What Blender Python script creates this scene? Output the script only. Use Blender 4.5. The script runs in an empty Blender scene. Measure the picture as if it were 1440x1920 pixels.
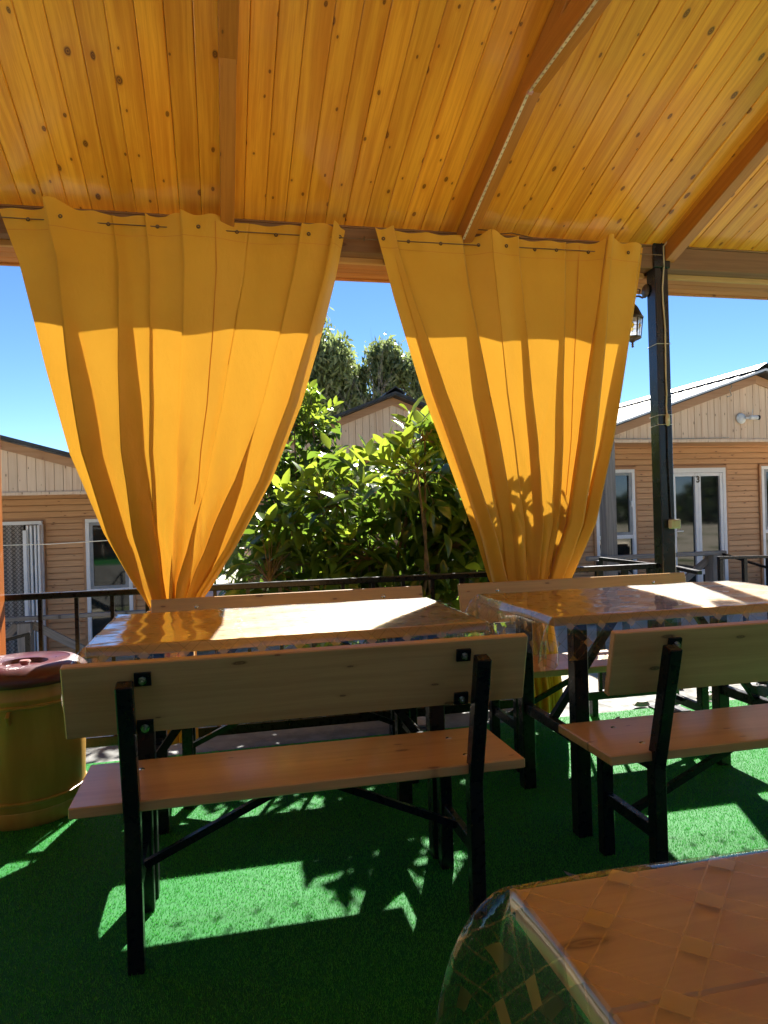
import bpy, math, random
import numpy as np
from mathutils import Vector, Matrix
sc = bpy.context.scene
col = sc.collection
rnd = random.Random(7)
R = math.radians
# ------------------------------------------------------------------ camera
TH, PH = R(12.9), 0.028
R0 = Vector((math.cos(TH), -math.sin(TH), 0)); F0 = Vector((math.sin(TH), math.cos(TH), 0)); Z0 = Vector((0, 0, 1))
rv = R0 * math.cos(PH) - Z0 * math.sin(PH); uv_ = Z0 * math.cos(PH) + R0 * math.sin(PH)
cam = bpy.data.cameras.new('camera'); camo = bpy.data.objects.new('camera', cam); col.objects.link(camo)
m = Matrix((rv, uv_, -F0)).transposed().to_4x4(); m.translation = Vector((0, 0, 1.14)); camo.matrix_world = m
cam.sensor_fit = 'VERTICAL'; cam.sensor_height = 36.0; cam.lens = 1350 / 1920 * 36.0
cam.clip_start = 0.02; cam.clip_end = 500
sc.camera = camo
# ------------------------------------------------------------------ light
SUN = Vector((0.45, 1.12, 1.0)).normalized()
elev = math.asin(SUN.z); az = math.atan2(SUN.x, SUN.y)
w = bpy.data.worlds.new('World'); sc.world = w; w.use_nodes = True
wn = w.node_tree; bg = wn.nodes['Background']
sky = wn.nodes.new('ShaderNodeTexSky'); sky.sky_type = 'NISHITA'; sky.sun_disc = False
sky.sun_elevation = elev; sky.sun_rotation = az; sky.air_density = 0.48; sky.dust_density = 0.0; sky.ozone_density = 2.0
hs = wn.nodes.new('ShaderNodeHueSaturation'); hs.inputs['Saturation'].default_value = 1.14
wn.links.new(sky.outputs[0], hs.inputs['Color']); wn.links.new(hs.outputs[0], bg.inputs[0]); bg.inputs[1].default_value = 0.05
sl = bpy.data.lights.new('sun', 'SUN'); sl.energy = 5.0; sl.angle = R(0.53); sl.color = (1, 0.95, 0.86)
so = bpy.data.objects.new('sun', sl); col.objects.link(so); so.rotation_euler = (-SUN).to_track_quat('-Z', 'Y').to_euler()
so.location = (6, 14, 14)
sc.view_settings.view_transform = 'Standard'; sc.view_settings.look = 'None'
sc.view_settings.exposure = 2.28; sc.view_settings.gamma = 1; sc.view_settings.use_curve_mapping = False
sc.render.engine = 'CYCLES'
sc.cycles.max_bounces = 10; sc.cycles.diffuse_bounces = 5; sc.cycles.glossy_bounces = 4
sc.cycles.transparent_max_bounces = 16; sc.cycles.transmission_bounces = 6
sc.cycles.use_denoising = True; sc.cycles.caustics_reflective = False; sc.cycles.caustics_refractive = False

# ------------------------------------------------------------------ materials
def new_mat(name):
    m = bpy.data.materials.new(name); m.use_nodes = True; nt = m.node_tree
    return m, nt, nt.nodes['Principled BSDF']
def N(nt, t, **k):
    n = nt.nodes.new(t)
    for a, b in k.items(): setattr(n, a, b)
    return n
def L(nt, a, b): nt.links.new(a, b)
def math_(nt, op, a, b=None, c=None, clamp=False):
    n = N(nt, 'ShaderNodeMath', operation=op, use_clamp=clamp)
    for i, v in enumerate((a, b, c)):
        if v is None: continue
        if isinstance(v, (int, float)): n.inputs[i].default_value = v
        else: L(nt, v, n.inputs[i])
    return n.outputs[0]
def mixc(nt, f, a, b, mode='MIX'):
    n = N(nt, 'ShaderNodeMix', data_type='RGBA', blend_type=mode)
    for s, v in ((n.inputs[0], f), (n.inputs[6], a), (n.inputs[7], b)):
        if isinstance(v, (int, float)): s.default_value = v
        elif isinstance(v, tuple): s.default_value = v + (1,)
        else: L(nt, v, s)
    return n.outputs[2]
def maprange(nt, v, a, b, c=0., d=1., smooth=True):
    n = N(nt, 'ShaderNodeMapRange'); n.interpolation_type = 'SMOOTHSTEP' if smooth else 'LINEAR'
    L(nt, v, n.inputs[0])
    for i, x in enumerate((a, b, c, d)): n.inputs[i + 1].default_value = x
    return n.outputs[0]
def noise(nt, vec, scale, detail=4, rough=.55, out=0):
    n = N(nt, 'ShaderNodeTexNoise'); L(nt, vec, n.inputs['Vector'])
    n.inputs['Scale'].default_value = scale; n.inputs['Detail'].default_value = detail; n.inputs['Roughness'].default_value = rough
    return n.outputs[out]
def vscale(nt, vec, s):
    n = N(nt, 'ShaderNodeVectorMath', operation='MULTIPLY'); L(nt, vec, n.inputs[0]); n.inputs[1].default_value = s
    return n.outputs[0]
def wood(name, light, dark, *, face='XY', knot=(.09, .03, .01), knots=.5, rough=.4, coat=0., vary=.25, along='X', kscale=(4, 11, 11), grain=.5, bump=.15, streak=.25):
    """pine: grain along the piece's own long axis, knots, tone of its own for every piece"""
    m, nt, b = new_mat(name)
    tc = N(nt, 'ShaderNodeTexCoord'); oi = N(nt, 'ShaderNodeObjectInfo')
    off = N(nt, 'ShaderNodeVectorMath', operation='MULTIPLY_ADD')
    cx = N(nt, 'ShaderNodeCombineXYZ')
    for i, k in enumerate((37., 61., 13.)): L(nt, math_(nt, 'MULTIPLY', oi.outputs['Random'], k), cx.inputs[i])
    off.inputs[1].default_value = (1, 1, 1); L(nt, tc.outputs['Object'], off.inputs[0]); L(nt, cx.outputs[0], off.inputs[2])
    v = off.outputs[0]
    if along == 'Z':
        s = N(nt, 'ShaderNodeSeparateXYZ'); c = N(nt, 'ShaderNodeCombineXYZ'); L(nt, v, s.inputs[0])
        L(nt, s.outputs[2], c.inputs[0]); L(nt, s.outputs[0], c.inputs[1]); L(nt, s.outputs[1], c.inputs[2]); v = c.outputs[0]
    wob = noise(nt, vscale(nt, v, (1.2, 6, 6)), 1.3, 3, .5, 1)
    v2 = N(nt, 'ShaderNodeVectorMath', operation='MULTIPLY_ADD'); L(nt, wob, v2.inputs[0]); v2.inputs[1].default_value = (.02, .035, .035); L(nt, v, v2.inputs[2])
    g1 = noise(nt, vscale(nt, v2.outputs[0], (1.1, 38, 38)), 1.4, 5, .6)
    g2 = noise(nt, vscale(nt, v2.outputs[0], (5, 220, 220)), 1.0, 3, .6)
    g = math_(nt, 'ADD', math_(nt, 'MULTIPLY', g1, .7), math_(nt, 'MULTIPLY', g2, .3))
    gf = maprange(nt, g, .36, .66)
    c = mixc(nt, math_(nt, 'MULTIPLY', gf, grain), light, dark)
    st_ = maprange(nt, noise(nt, vscale(nt, v2.outputs[0], (.5, 13, 13)), 1.1, 2, .5), .52, .66)
    c = mixc(nt, math_(nt, 'MULTIPLY', st_, streak), c, tuple(x * y for x, y in zip(dark, (.80, .62, .5))))
    vo = N(nt, 'ShaderNodeTexVoronoi', voronoi_dimensions='2D'); kv = vscale(nt, v2.outputs[0], kscale)
    if face == 'XZ':
        s_ = N(nt, 'ShaderNodeSeparateXYZ'); c_ = N(nt, 'ShaderNodeCombineXYZ'); L(nt, kv, s_.inputs[0]); L(nt, s_.outputs[0], c_.inputs[0]); L(nt, s_.outputs[2], c_.inputs[1]); kv = c_.outputs[0]
    L(nt, kv, vo.inputs['Vector']); vo.inputs['Scale'].default_value = 1.
    sep = N(nt, 'ShaderNodeSeparateColor'); L(nt, vo.outputs['Color'], sep.inputs[0])
    pick = math_(nt, 'LESS_THAN', sep.outputs[0], knots)
    rad = math_(nt, 'MULTIPLY_ADD', math_(nt, 'POWER', sep.outputs[1], 2.2), .075, .034)
    d = math_(nt, 'DIVIDE', math_(nt, 'ADD', vo.outputs['Distance'], math_(nt, 'MULTIPLY_ADD', g2, .03, -.015)), rad)
    k = math_(nt, 'MULTIPLY', maprange(nt, d, 1.15, .7), pick)
    halo = math_(nt, 'MULTIPLY', math_(nt, 'MULTIPLY', maprange(nt, d, 3.2, 1.), pick), .42)
    c = mixc(nt, halo, c, dark)
    ring = math_(nt, 'MULTIPLY_ADD', math_(nt, 'SINE', math_(nt, 'MULTIPLY', d, 13.)), .18, .78)
    c = mixc(nt, math_(nt, 'MULTIPLY', k, ring), c, knot)
    tone = math_(nt, 'MULTIPLY_ADD', oi.outputs['Random'], vary, 1 - vary / 2)
    c = mixc(nt, 1., c, N_gray(nt, tone), 'MULTIPLY')
    L(nt, c, b.inputs['Base Color']); b.inputs['Roughness'].default_value = rough
    b.inputs['Coat Weight'].default_value = coat; b.inputs['Coat Roughness'].default_value = .12
    bm = N(nt, 'ShaderNodeBump'); bm.inputs['Strength'].default_value = bump; bm.inputs['Distance'].default_value = .002
    L(nt, g, bm.inputs['Height']); L(nt, bm.outputs[0], b.inputs['Normal'])
    return m
def N_gray(nt, v):
    c = N(nt, 'ShaderNodeCombineColor')
    for i in range(3): L(nt, v, c.inputs[i])
    return c.outputs[0]
def plain(name, c, rough=.5, metal=0., var=.12, sc_=8, bump=0., coat=0., spec=.5, c2=None, trans=None):
    m, nt, b = new_mat(name)
    tc = N(nt, 'ShaderNodeTexCoord')
    n = noise(nt, tc.outputs['Object'], sc_, 6, .6)
    f = maprange(nt, n, .3, .7)
    c2 = c2 or tuple(x * (1 - 2.2 * var) for x in c)
    L(nt, mixc(nt, f, c2, c), b.inputs['Base Color'])
    b.inputs['Roughness'].default_value = rough; b.inputs['Metallic'].default_value = metal
    L(nt, maprange(nt, noise(nt, tc.outputs['Object'], sc_ * 3, 4), .3, .7, rough * .8, min(1, rough * 1.25)), b.inputs['Roughness'])
    b.inputs['Coat Weight'].default_value = coat; b.inputs['Specular IOR Level'].default_value = spec
    if bump:
        bm = N(nt, 'ShaderNodeBump'); bm.inputs['Strength'].default_value = bump; bm.inputs['Distance'].default_value = .004
        L(nt, noise(nt, tc.outputs['Object'], sc_ * 8, 5), bm.inputs['Height']); L(nt, bm.outputs[0], b.inputs['Normal'])
    if trans: translucent(nt, b, *trans)
    return m
def translucent(nt, b, colr, w_):
    t = N(nt, 'ShaderNodeBsdfTranslucent'); mx = N(nt, 'ShaderNodeMixShader'); mx.inputs[0].default_value = w_
    if isinstance(colr, tuple): t.inputs[0].default_value = colr + (1,)
    else: L(nt, colr, t.inputs[0])
    out = nt.nodes['Material Output']
    L(nt, b.outputs[0], mx.inputs[1]); L(nt, t.outputs[0], mx.inputs[2]); L(nt, mx.outputs[0], out.inputs[0])
    return mx

M = {}
M['ceiling'] = wood('varnished_pine_boards', (.93, .455, .045), (.70, .26, .020), knot=(.10, .018, .004), knots=.80, rough=.36, coat=.3, vary=.30, kscale=(4.6, 8.5, 8.5), grain=.8, streak=.42)
M['rafter'] = wood('stained_beam', (.46, .19, .035), (.27, .09, .015), knots=.2, rough=.45, coat=.2, vary=.15, kscale=(3, 9, 9))
M['beam'] = wood('brown_beam', (.24, .13, .06), (.14, .065, .025), face='XZ', knots=.3, rough=.6, vary=.2, kscale=(3, 9, 9))
M['soffit'] = wood('soffit_board', (.48, .21, .07), (.30, .11, .03), knots=.3, rough=.6, vary=.2, kscale=(3, 9, 9))
M['pine'] = wood('furniture_pine', (.60, .37, .14), (.44, .25, .08), knot=(.16, .07, .025), knots=.42, rough=.38, coat=.15, vary=.1, kscale=(4, 13, 13), grain=.5, bump=.08)
M['clad'] = wood('wall_cladding', (.66, .38, .19), (.50, .25, .11), face='XZ', knot=(.12, .04, .015), knots=.5, rough=.6, vary=.2, kscale=(4, 11, 11), grain=.6)
M['gable'] = wood('gable_cladding', (.80, .58, .38), (.66, .43, .26), knot=(.13, .05, .025), knots=.55, rough=.65, vary=.14, along='Z', kscale=(4, 12, 12), grain=.5)
M['trim'] = wood('trim_board', (.50, .27, .13), (.36, .17, .07), knots=.3, rough=.55, vary=.15, kscale=(4, 11, 11))
M['grey_wood'] = wood('weathered_wood', (.34, .30, .26), (.19, .165, .14), knot=(.08, .06, .05), knots=.3, rough=.85, vary=.25, kscale=(4, 10, 10), grain=.9, bump=.5)
M['orange_post'] = wood('varnished_post', (.36, .11, .022), (.18, .045, .01), knots=.2, rough=.3, coat=.4, along='Z', vary=.05)
M['black'] = plain('black_steel', (.010, .010, .012), .30, 0., .15, 14, bump=.05, coat=.0, spec=.28)
M['blackpost'] = plain('black_post_paint', (.012, .014, .020), .25, 0., .05, 3, bump=0, coat=.0, spec=.5)
M['steel'] = plain('zinc_bolt', (.6, .58, .52), .25, 1., .1)
M['white'] = plain('white_upvc', (.86, .87, .88), .35, 0., .03)
M['white2'] = plain('white_plastic', (.78, .77, .72), .4)
M['greyframe'] = plain('grey_sash', (.34, .36, .38), .4)
M['glass'] = plain('dark_window_glass', (.022, .026, .024), .04, 0., .3, 3, spec=.8)
M['roofdark'] = plain('dark_roof_metal', (.055, .058, .06), .5, .3, .2)
M['rooflight'] = plain('galvanised_roof', (.72, .73, .74), .4, .2, .1)
M['cream'] = plain('cream_plastic', (.62, .56, .38), .45)
M['concrete'] = plain('floor_concrete', (.15, .15, .14), .85, 0., .25, 5, bump=.6)
M['lid'] = plain('maroon_plastic', (.115, .026, .026), .34, 0., .2, 5, coat=.05, c2=(.06, .022, .026))
M['bronze'] = plain('aged_bronze', (.10, .075, .055), .45, .5, .3, 30)
M['led'] = plain('led_strip_plastic', (.78, .70, .55), .4)
M['leddash'] = plain('led_chip', (.45, .36, .24), .4)
M['wire'] = plain('thin_wire', (.42, .38, .30), .5)
M['darkwire'] = plain('steel_cable', (.16, .10, .05), .5, .5)
M['pink'] = plain('pinkish_tape', (.7, .4, .4), .6)
M['green_peg'] = plain('green_peg', (.16, .55, .12), .4)
M['shoe_black'] = plain('shoe_black_mesh', (.02, .02, .022), .8, 0., .3, 60, bump=.5)
M['shoe_white'] = plain('shoe_white_sole', (.75, .75, .75), .6)
M['stone'] = plain('pale_stone', (.55, .50, .43), .9, 0., .2, 12, bump=.8)
M['bark'] = plain('bark', (.12, .09, .06), .9, 0., .3, 20, bump=.8)
M['twig'] = plain('bare_twig', (.30, .26, .23), .9, 0., .2, 20)
M['bud'] = plain('white_blossom', (.85, .84, .78), .6)

def leaf_mat(name, c1, c2, tc_, tw=.45, rough=.22, spec=.5):
    m, nt, b = new_mat(name)
    oi = N(nt, 'ShaderNodeObjectInfo'); tc = N(nt, 'ShaderNodeTexCoord'); ge = N(nt, 'ShaderNodeNewGeometry')
    f = math_(nt, 'FRACT', math_(nt, 'ADD', ge.outputs['Random Per Island'], oi.outputs['Random']))
    n = noise(nt, tc.outputs['Object'], 40, 3)
    c = mixc(nt, f, c1, c2); c = mixc(nt, math_(nt, 'MULTIPLY', n, .35), c, tuple(x * .5 for x in c1))
    L(nt, c, b.inputs['Base Color']); b.inputs['Roughness'].default_value = rough; b.inputs['Specular IOR Level'].default_value = spec
    tcol = mixc(nt, f, tc_, tuple(x * .62 for x in tc_))
    translucent(nt, b, tcol, tw)
    return m
M['leaf'] = leaf_mat('citrus_leaf', (.035, .075, .020), (.07, .13, .03), (.18, .29, .03))
M['youngleaf'] = leaf_mat('young_citrus_leaf', (.10, .17, .025), (.16, .24, .03), (.34, .44, .04), .45)
M['eucleaf'] = leaf_mat('eucalyptus_leaf', (.10, .135, .06), (.17, .205, .09), (.32, .40, .13), .4, .4)
M['shrub'] = leaf_mat('dense_shrub_leaf', (.03, .055, .02), (.06, .09, .03), (.18, .28, .04), .4, .35)

def curtain_mat():
    m, nt, b = new_mat('yellow_curtain_fabric')
    tc = N(nt, 'ShaderNodeTexCoord')
    n = noise(nt, tc.outputs['Object'], 3.0, 5)
    c = mixc(nt, maprange(nt, n, .3, .7), (.76, .40, .035), (.82, .45, .045))
    L(nt, c, b.inputs['Base Color']); b.inputs['Roughness'].default_value = .5; b.inputs['Specular IOR Level'].default_value = .3
    b.inputs['Sheen Weight'].default_value = .15
    mu = noise(nt, vscale(nt, tc.outputs['Object'], (1, 1, .45)), 13, 6, .62)
    bm = N(nt, 'ShaderNodeBump'); bm.inputs['Strength'].default_value = .5; bm.inputs['Distance'].default_value = .010
    L(nt, mu, bm.inputs['Height']); L(nt, bm.outputs[0], b.inputs['Normal'])
    mx = translucent(nt, b, (.52, .262, .024), .23)
    for l in list(nt.nodes):
        if l.type == 'BSDF_TRANSLUCENT': L(nt, bm.outputs[0], l.inputs['Normal'])
    return m
M['curtain'] = curtain_mat()
M['thread'] = plain('seam_thread', (.62, .26, .03), .7, trans=((.9, .4, .05), .3))

def bin_mat():
    m, nt, b = new_mat('yellow_bin_plastic')
    tc = N(nt, 'ShaderNodeTexCoord')
    s = noise(nt, vscale(nt, tc.outputs['Object'], (6, 6, .8)), 2.5, 5)
    c = mixc(nt, maprange(nt, s, .35, .7), (.55, .33, .075), (.42, .25, .055))
    L(nt, c, b.inputs['Base Color']); b.inputs['Roughness'].default_value = .38
    translucent(nt, b, (.70, .42, .07), .18)
    return m
M['bin'] = bin_mat()

def vinyl_mat(gloss=.9):
    """clear table vinyl printed with a gold lattice: print = UV in metres"""
    m, nt, b = new_mat('clear_vinyl_gold_lattice')
    uv = N(nt, 'ShaderNodeUVMap'); sp = N(nt, 'ShaderNodeSeparateXYZ'); L(nt, uv.outputs[0], sp.inputs[0])
    P = .078; bw = .014; lw = .0010
    def band(sgn):
        a = math_(nt, 'MULTIPLY', math_(nt, 'ADD', sp.outputs[0], math_(nt, 'MULTIPLY', sp.outputs[1], sgn)), .7071)
        return math_(nt, 'ABSOLUTE', math_(nt, 'SUBTRACT', math_(nt, 'FRACT', math_(nt, 'DIVIDE', a, P)), .5))
    A, B = band(1.), band(-1.)
    def line(A):  # the two thin edges of each band
        return math_(nt, 'LESS_THAN', math_(nt, 'ABSOLUTE', math_(nt, 'SUBTRACT', A, bw / P * .8)), lw / P)
    sq = math_(nt, 'MULTIPLY', math_(nt, 'LESS_THAN', A, bw / P * .8), math_(nt, 'LESS_THAN', B, bw / P * .8))
    lines = math_(nt, 'MAXIMUM', line(A), line(B))
    pr = math_(nt, 'MAXIMUM', math_(nt, 'MULTIPLY', sq, .6), math_(nt, 'MULTIPLY', lines, .32))
    tr = N(nt, 'ShaderNodeBsdfTransparent'); tr.inputs[0].default_value = (.95, .95, .93, 1)
    gl = N(nt, 'ShaderNodeBsdfGlossy'); gl.inputs['Roughness'].default_value = .06
    tc = N(nt, 'ShaderNodeTexCoord')
    bm = N(nt, 'ShaderNodeBump'); bm.inputs['Strength'].default_value = .35; bm.inputs['Distance'].default_value = .003
    L(nt, noise(nt, vscale(nt, tc.outputs['Object'], (1, 2.6, 1)), 9, 2, .4), bm.inputs['Height'])
    L(nt, bm.outputs[0], gl.inputs['Normal'])
    ge = N(nt, 'ShaderNodeNewGeometry'); dt = N(nt, 'ShaderNodeVectorMath', operation='DOT_PRODUCT')
    L(nt, ge.outputs['Incoming'], dt.inputs[0]); L(nt, ge.outputs['Normal'], dt.inputs[1])
    cs = math_(nt, 'SUBTRACT', 1., math_(nt, 'ABSOLUTE', dt.outputs['Value']))
    fac = math_(nt, 'MULTIPLY_ADD', math_(nt, 'POWER', cs, 4.2), gloss, .05, clamp=True)
    b.inputs['Base Color'].default_value = (.58, .36, .07, 1); b.inputs['Roughness'].default_value = .3; b.inputs['Metallic'].default_value = .15
    m1 = N(nt, 'ShaderNodeMixShader'); L(nt, pr, m1.inputs[0]); L(nt, tr.outputs[0], m1.inputs[1]); L(nt, b.outputs[0], m1.inputs[2])
    hz = N(nt, 'ShaderNodeBsdfGlossy'); hz.inputs['Roughness'].default_value = .5
    m15 = N(nt, 'ShaderNodeMixShader'); L(nt, math_(nt, 'MULTIPLY_ADD', math_(nt, 'POWER', cs, 3.), .18, .008), m15.inputs[0]); L(nt, m1.outputs[0], m15.inputs[1]); L(nt, hz.outputs[0], m15.inputs[2])
    m2 = N(nt, 'ShaderNodeMixShader'); L(nt, fac, m2.inputs[0]); L(nt, m15.outputs[0], m2.inputs[1]); L(nt, gl.outputs[0], m2.inputs[2])
    L(nt, m2.outputs[0], nt.nodes['Material Output'].inputs[0])
    return m
M['vinyl'] = vinyl_mat(); M['vinyl_soft'] = vinyl_mat(.5)

def carpet_mat():
    m, nt, b = new_mat('green_turf_carpet')
    tc = N(nt, 'ShaderNodeTexCoord'); ge = N(nt, 'ShaderNodeNewGeometry')
    n = noise(nt, tc.outputs['Object'], 2.2, 5)
    n2 = noise(nt, tc.outputs['Object'], 160, 2)
    c = mixc(nt, n2, (.006, .085, .016), (.018, .17, .035))
    c = mixc(nt, math_(nt, 'MULTIPLY', maprange(nt, n, .35, .65), .5), c, (.02, .10, .03))
    L(nt, c, b.inputs['Base Color']); b.inputs['Roughness'].default_value = .7; b.inputs['Specular IOR Level'].default_value = .1
    return m
M['carpet'] = carpet_mat()
def blade_mat():
    m, nt, b = new_mat('turf_blade')
    ge = N(nt, 'ShaderNodeNewGeometry')
    tc = N(nt, 'ShaderNodeTexCoord')
    n = noise(nt, tc.outputs['Object'], 900, 0)
    c = mixc(nt, maprange(nt, n, .35, .65), (.03, .24, .02), (.12, .56, .05))
    L(nt, c, b.inputs['Base Color']); b.inputs['Roughness'].default_value = .4; b.inputs['Specular IOR Level'].default_value = .22
    translucent(nt, b, (.08, .45, .08), .2)
    return m
M['blade'] = blade_mat()
def ground_mat():
    m, nt, b = new_mat('lawn_and_gravel')
    tc = N(nt, 'ShaderNodeTexCoord')
    a = maprange(nt, noise(nt, tc.outputs['Object'], .5, 6, .65), .36, .52)
    g = mixc(nt, noise(nt, tc.outputs['Object'], 25, 5, .8), (.05, .085, .02), (.13, .16, .05))
    r_ = mixc(nt, noise(nt, tc.outputs['Object'], 30, 5, .8), (.40, .36, .28), (.58, .52, .42))  # gravel kept pale and widespread to bounce sunlight onto the cabin fronts
    L(nt, mixc(nt, a, g, r_), b.inputs['Base Color']); b.inputs['Roughness'].default_value = .95
    bm = N(nt, 'ShaderNodeBump'); bm.inputs['Strength'].default_value = .8; bm.inputs['Distance'].default_value = .03
    L(nt, noise(nt, tc.outputs['Object'], 30, 6, .8), bm.inputs['Height']); L(nt, bm.outputs[0], b.inputs['Normal'])
    return m
M['ground'] = ground_mat()
def lace_mat():
    m, nt, b = new_mat('patterned_door_curtain')
    tc = N(nt, 'ShaderNodeTexCoord'); sp = N(nt, 'ShaderNodeSeparateXYZ'); L(nt, tc.outputs['Object'], sp.inputs[0])
    def tri(v, p, o=0.): return math_(nt, 'ABSOLUTE', math_(nt, 'SUBTRACT', math_(nt, 'FRACT', math_(nt, 'MULTIPLY_ADD', v, 1 / p, o)), .5))
    a = math_(nt, 'ABSOLUTE', math_(nt, 'SUBTRACT', tri(sp.outputs[0], .12), tri(sp.outputs[2], .12)))
    b2 = math_(nt, 'ABSOLUTE', math_(nt, 'SUBTRACT', math_(nt, 'ADD', tri(sp.outputs[0], .12), tri(sp.outputs[2], .12)), .5))
    f = math_(nt, 'LESS_THAN', math_(nt, 'MINIMUM', a, b2), .07)
    L(nt, mixc(nt, f, (.36, .33, .30), (.14, .13, .12)), b.inputs['Base Color']); b.inputs['Roughness'].default_value = .9
    return m
M['lace'] = lace_mat()
def lantern_glass(name, c, tw):
    m, nt, b = new_mat(name)
    tr = N(nt, 'ShaderNodeBsdfTransparent'); tr.inputs[0].default_value = c + (1,)
    gl = N(nt, 'ShaderNodeBsdfPrincipled'); gl.inputs['Base Color'].default_value = c + (1,); gl.inputs['Roughness'].default_value = .1
    tl = N(nt, 'ShaderNodeBsdfTranslucent'); tl.inputs[0].default_value = c + (1,)
    m1 = N(nt, 'ShaderNodeMixShader'); m1.inputs[0].default_value = .5; L(nt, gl.outputs[0], m1.inputs[1]); L(nt, tl.outputs[0], m1.inputs[2])
    m2 = N(nt, 'ShaderNodeMixShader'); m2.inputs[0].default_value = tw; L(nt, tr.outputs[0], m2.inputs[1]); L(nt, m1.outputs[0], m2.inputs[2])
    L(nt, m2.outputs[0], nt.nodes['Material Output'].inputs[0])
    return m
M['lglass'] = lantern_glass('lantern_clear_glass', (.85, .88, .90), .45)
M['lyellow'] = lantern_glass('lantern_yellow_glass', (.95, .62, .02), .8)

# ------------------------------------------------------------------ mesh helpers
class MB:
    def __init__(s): s.v = []; s.f = []
    def add(s, vs, fs):
        o = len(s.v); s.v += [tuple(v) for v in vs]; s.f += [tuple(i + o for i in f) for f in fs]; return s
    def box(s, c, size, rot=None, bev=0.):
        x, y, z = (a / 2 for a in size)
        if bev <= 0:
            vs = [Vector((a * x, b * y, d * z)) for a in (-1, 1) for b in (-1, 1) for d in (-1, 1)]
            fs = [(0, 1, 3, 2), (4, 6, 7, 5), (0, 4, 5, 1), (2, 3, 7, 6), (0, 2, 6, 4), (1, 5, 7, 3)]
        else:
            import bmesh
            bm = bmesh.new(); bmesh.ops.create_cube(bm, size=1)
            for v in bm.verts: v.co = Vector((v.co.x * 2 * x, v.co.y * 2 * y, v.co.z * 2 * z))
            bmesh.ops.bevel(bm, geom=bm.edges[:], offset=bev, segments=1, affect='EDGES')
            bm.verts.index_update(); vs = [v.co.copy() for v in bm.verts]; fs = [[v.index for v in f.verts] for f in bm.faces]; bm.free()
        if rot is not None: vs = [rot @ v for v in vs]
        c = Vector(c); return s.add([v + c for v in vs], fs)
    def bar(s, a, b, w_, h=None, bev=0., up=Vector((0, 0, 1))):
        a, b = Vector(a), Vector(b); d = b - a; h = h or w_
        x = d.normalized(); y = up.cross(x)
        if y.length < 1e-3: y = Vector((0, 1, 0)).cross(x); 
        if abs(x.z) > .999: y = Vector((0, 1, 0))
        y.normalize(); z = x.cross(y)
        return s.box((a + b) / 2, (d.length, w_, h), Matrix((x, y, z)).transposed(), bev)
    def tube(s, pts, r, n=8, cap=True):
        pts = [Vector(p) for p in pts]; rs = r if isinstance(r, (list, tuple)) else [r] * len(pts)
        vs, fs = [], []; prev = None
        for i, p in enumerate(pts):
            t = (pts[min(i + 1, len(pts) - 1)] - pts[max(i - 1, 0)]).normalized()
            if prev is None: a = t.orthogonal().normalized()
            else: a = (prev - t * prev.dot(t)).normalized()
            prev = a; b = t.cross(a)
            for k in range(n):
                q = 2 * math.pi * k / n; vs.append(p + (a * math.cos(q) + b * math.sin(q)) * rs[i])
        for i in range(len(pts) - 1):
            for k in range(n): fs.append((i * n + k, i * n + (k + 1) % n, (i + 1) * n + (k + 1) % n, (i + 1) * n + k))
        if cap: fs.append(tuple(range(n))[::-1]); fs.append(tuple((len(pts) - 1) * n + k for k in range(n)))
        return s.add(vs, fs)
    def lathe(s, prof, c=(0, 0, 0), n=32, closed=False):
        vs, fs = [], []
        for r_, z in prof:
            for k in range(n):
                q = 2 * math.pi * k / n; vs.append((c[0] + r_ * math.cos(q), c[1] + r_ * math.sin(q), c[2] + z))
        for i in range(len(prof) - 1):
            for k in range(n): fs.append((i * n + k, i * n + (k + 1) % n, (i + 1) * n + (k + 1) % n, (i + 1) * n + k))
        return s.add(vs, fs)
    def prism(s, poly, off):  # poly = 3D points, extruded by off
        n = len(poly); off = Vector(off); vs = [Vector(p) for p in poly]; vs += [v + off for v in vs]
        fs = [tuple(range(n))[::-1], tuple(range(n, 2 * n))] + [(i, (i + 1) % n, n + (i + 1) % n, n + i) for i in range(n)]
        return s.add(vs, fs)
    def mesh(s, name, mat, smooth=False):
        me = bpy.data.meshes.new(name); me.from_pydata(s.v, [], s.f); me.materials.append(M[mat] if isinstance(mat, str) else mat)
        me.update()
        import bmesh
        bm = bmesh.new(); bm.from_mesh(me); bmesh.ops.recalc_face_normals(bm, faces=bm.faces[:]); bm.to_mesh(me); bm.free()
        if smooth:
            me.polygons.foreach_set('use_smooth', [True] * len(me.polygons))
            try: me.set_sharp_from_angle(angle=R(38))
            except Exception: pass
        return me
    def build(s, name, mat, parent=None, smooth=False, loc=None):
        return link(name, s.mesh(name, mat, smooth), parent, loc)
def link(name, me, parent=None, loc=None, rot=None):
    o = bpy.data.objects.new(name, me); col.objects.link(o)
    if parent: o.parent = parent
    if loc is not None: o.location = loc
    if rot is not None: o.rotation_euler = rot
    return o
def empty(name, loc, rz=0.):
    o = bpy.data.objects.new(name, None); col.objects.link(o); o.location = loc; o.rotation_euler = (0, 0, rz); o.empty_display_size = .1
    return o
def tag(o, label=None, cat=None, group=None, kind=None):
    if label: o['label'] = label
    if cat: o['category'] = cat
    if group: o['group'] = group
    if kind: o['kind'] = kind
    return o
def copy_tree(o, parent=None):
    c = o.copy(); col.objects.link(c)
    if parent: c.parent = parent
    for ch in [x for x in bpy.data.objects if x.parent is o]: copy_tree(ch, c)
    return c
def rotbetween(x):
    x = Vector(x).normalized(); y = Z0.cross(x)
    if y.length < 1e-3: y = Vector((0, 1, 0))
    y.normalize(); return Matrix((x, y, x.cross(y))).transposed()
MC = {}
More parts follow.
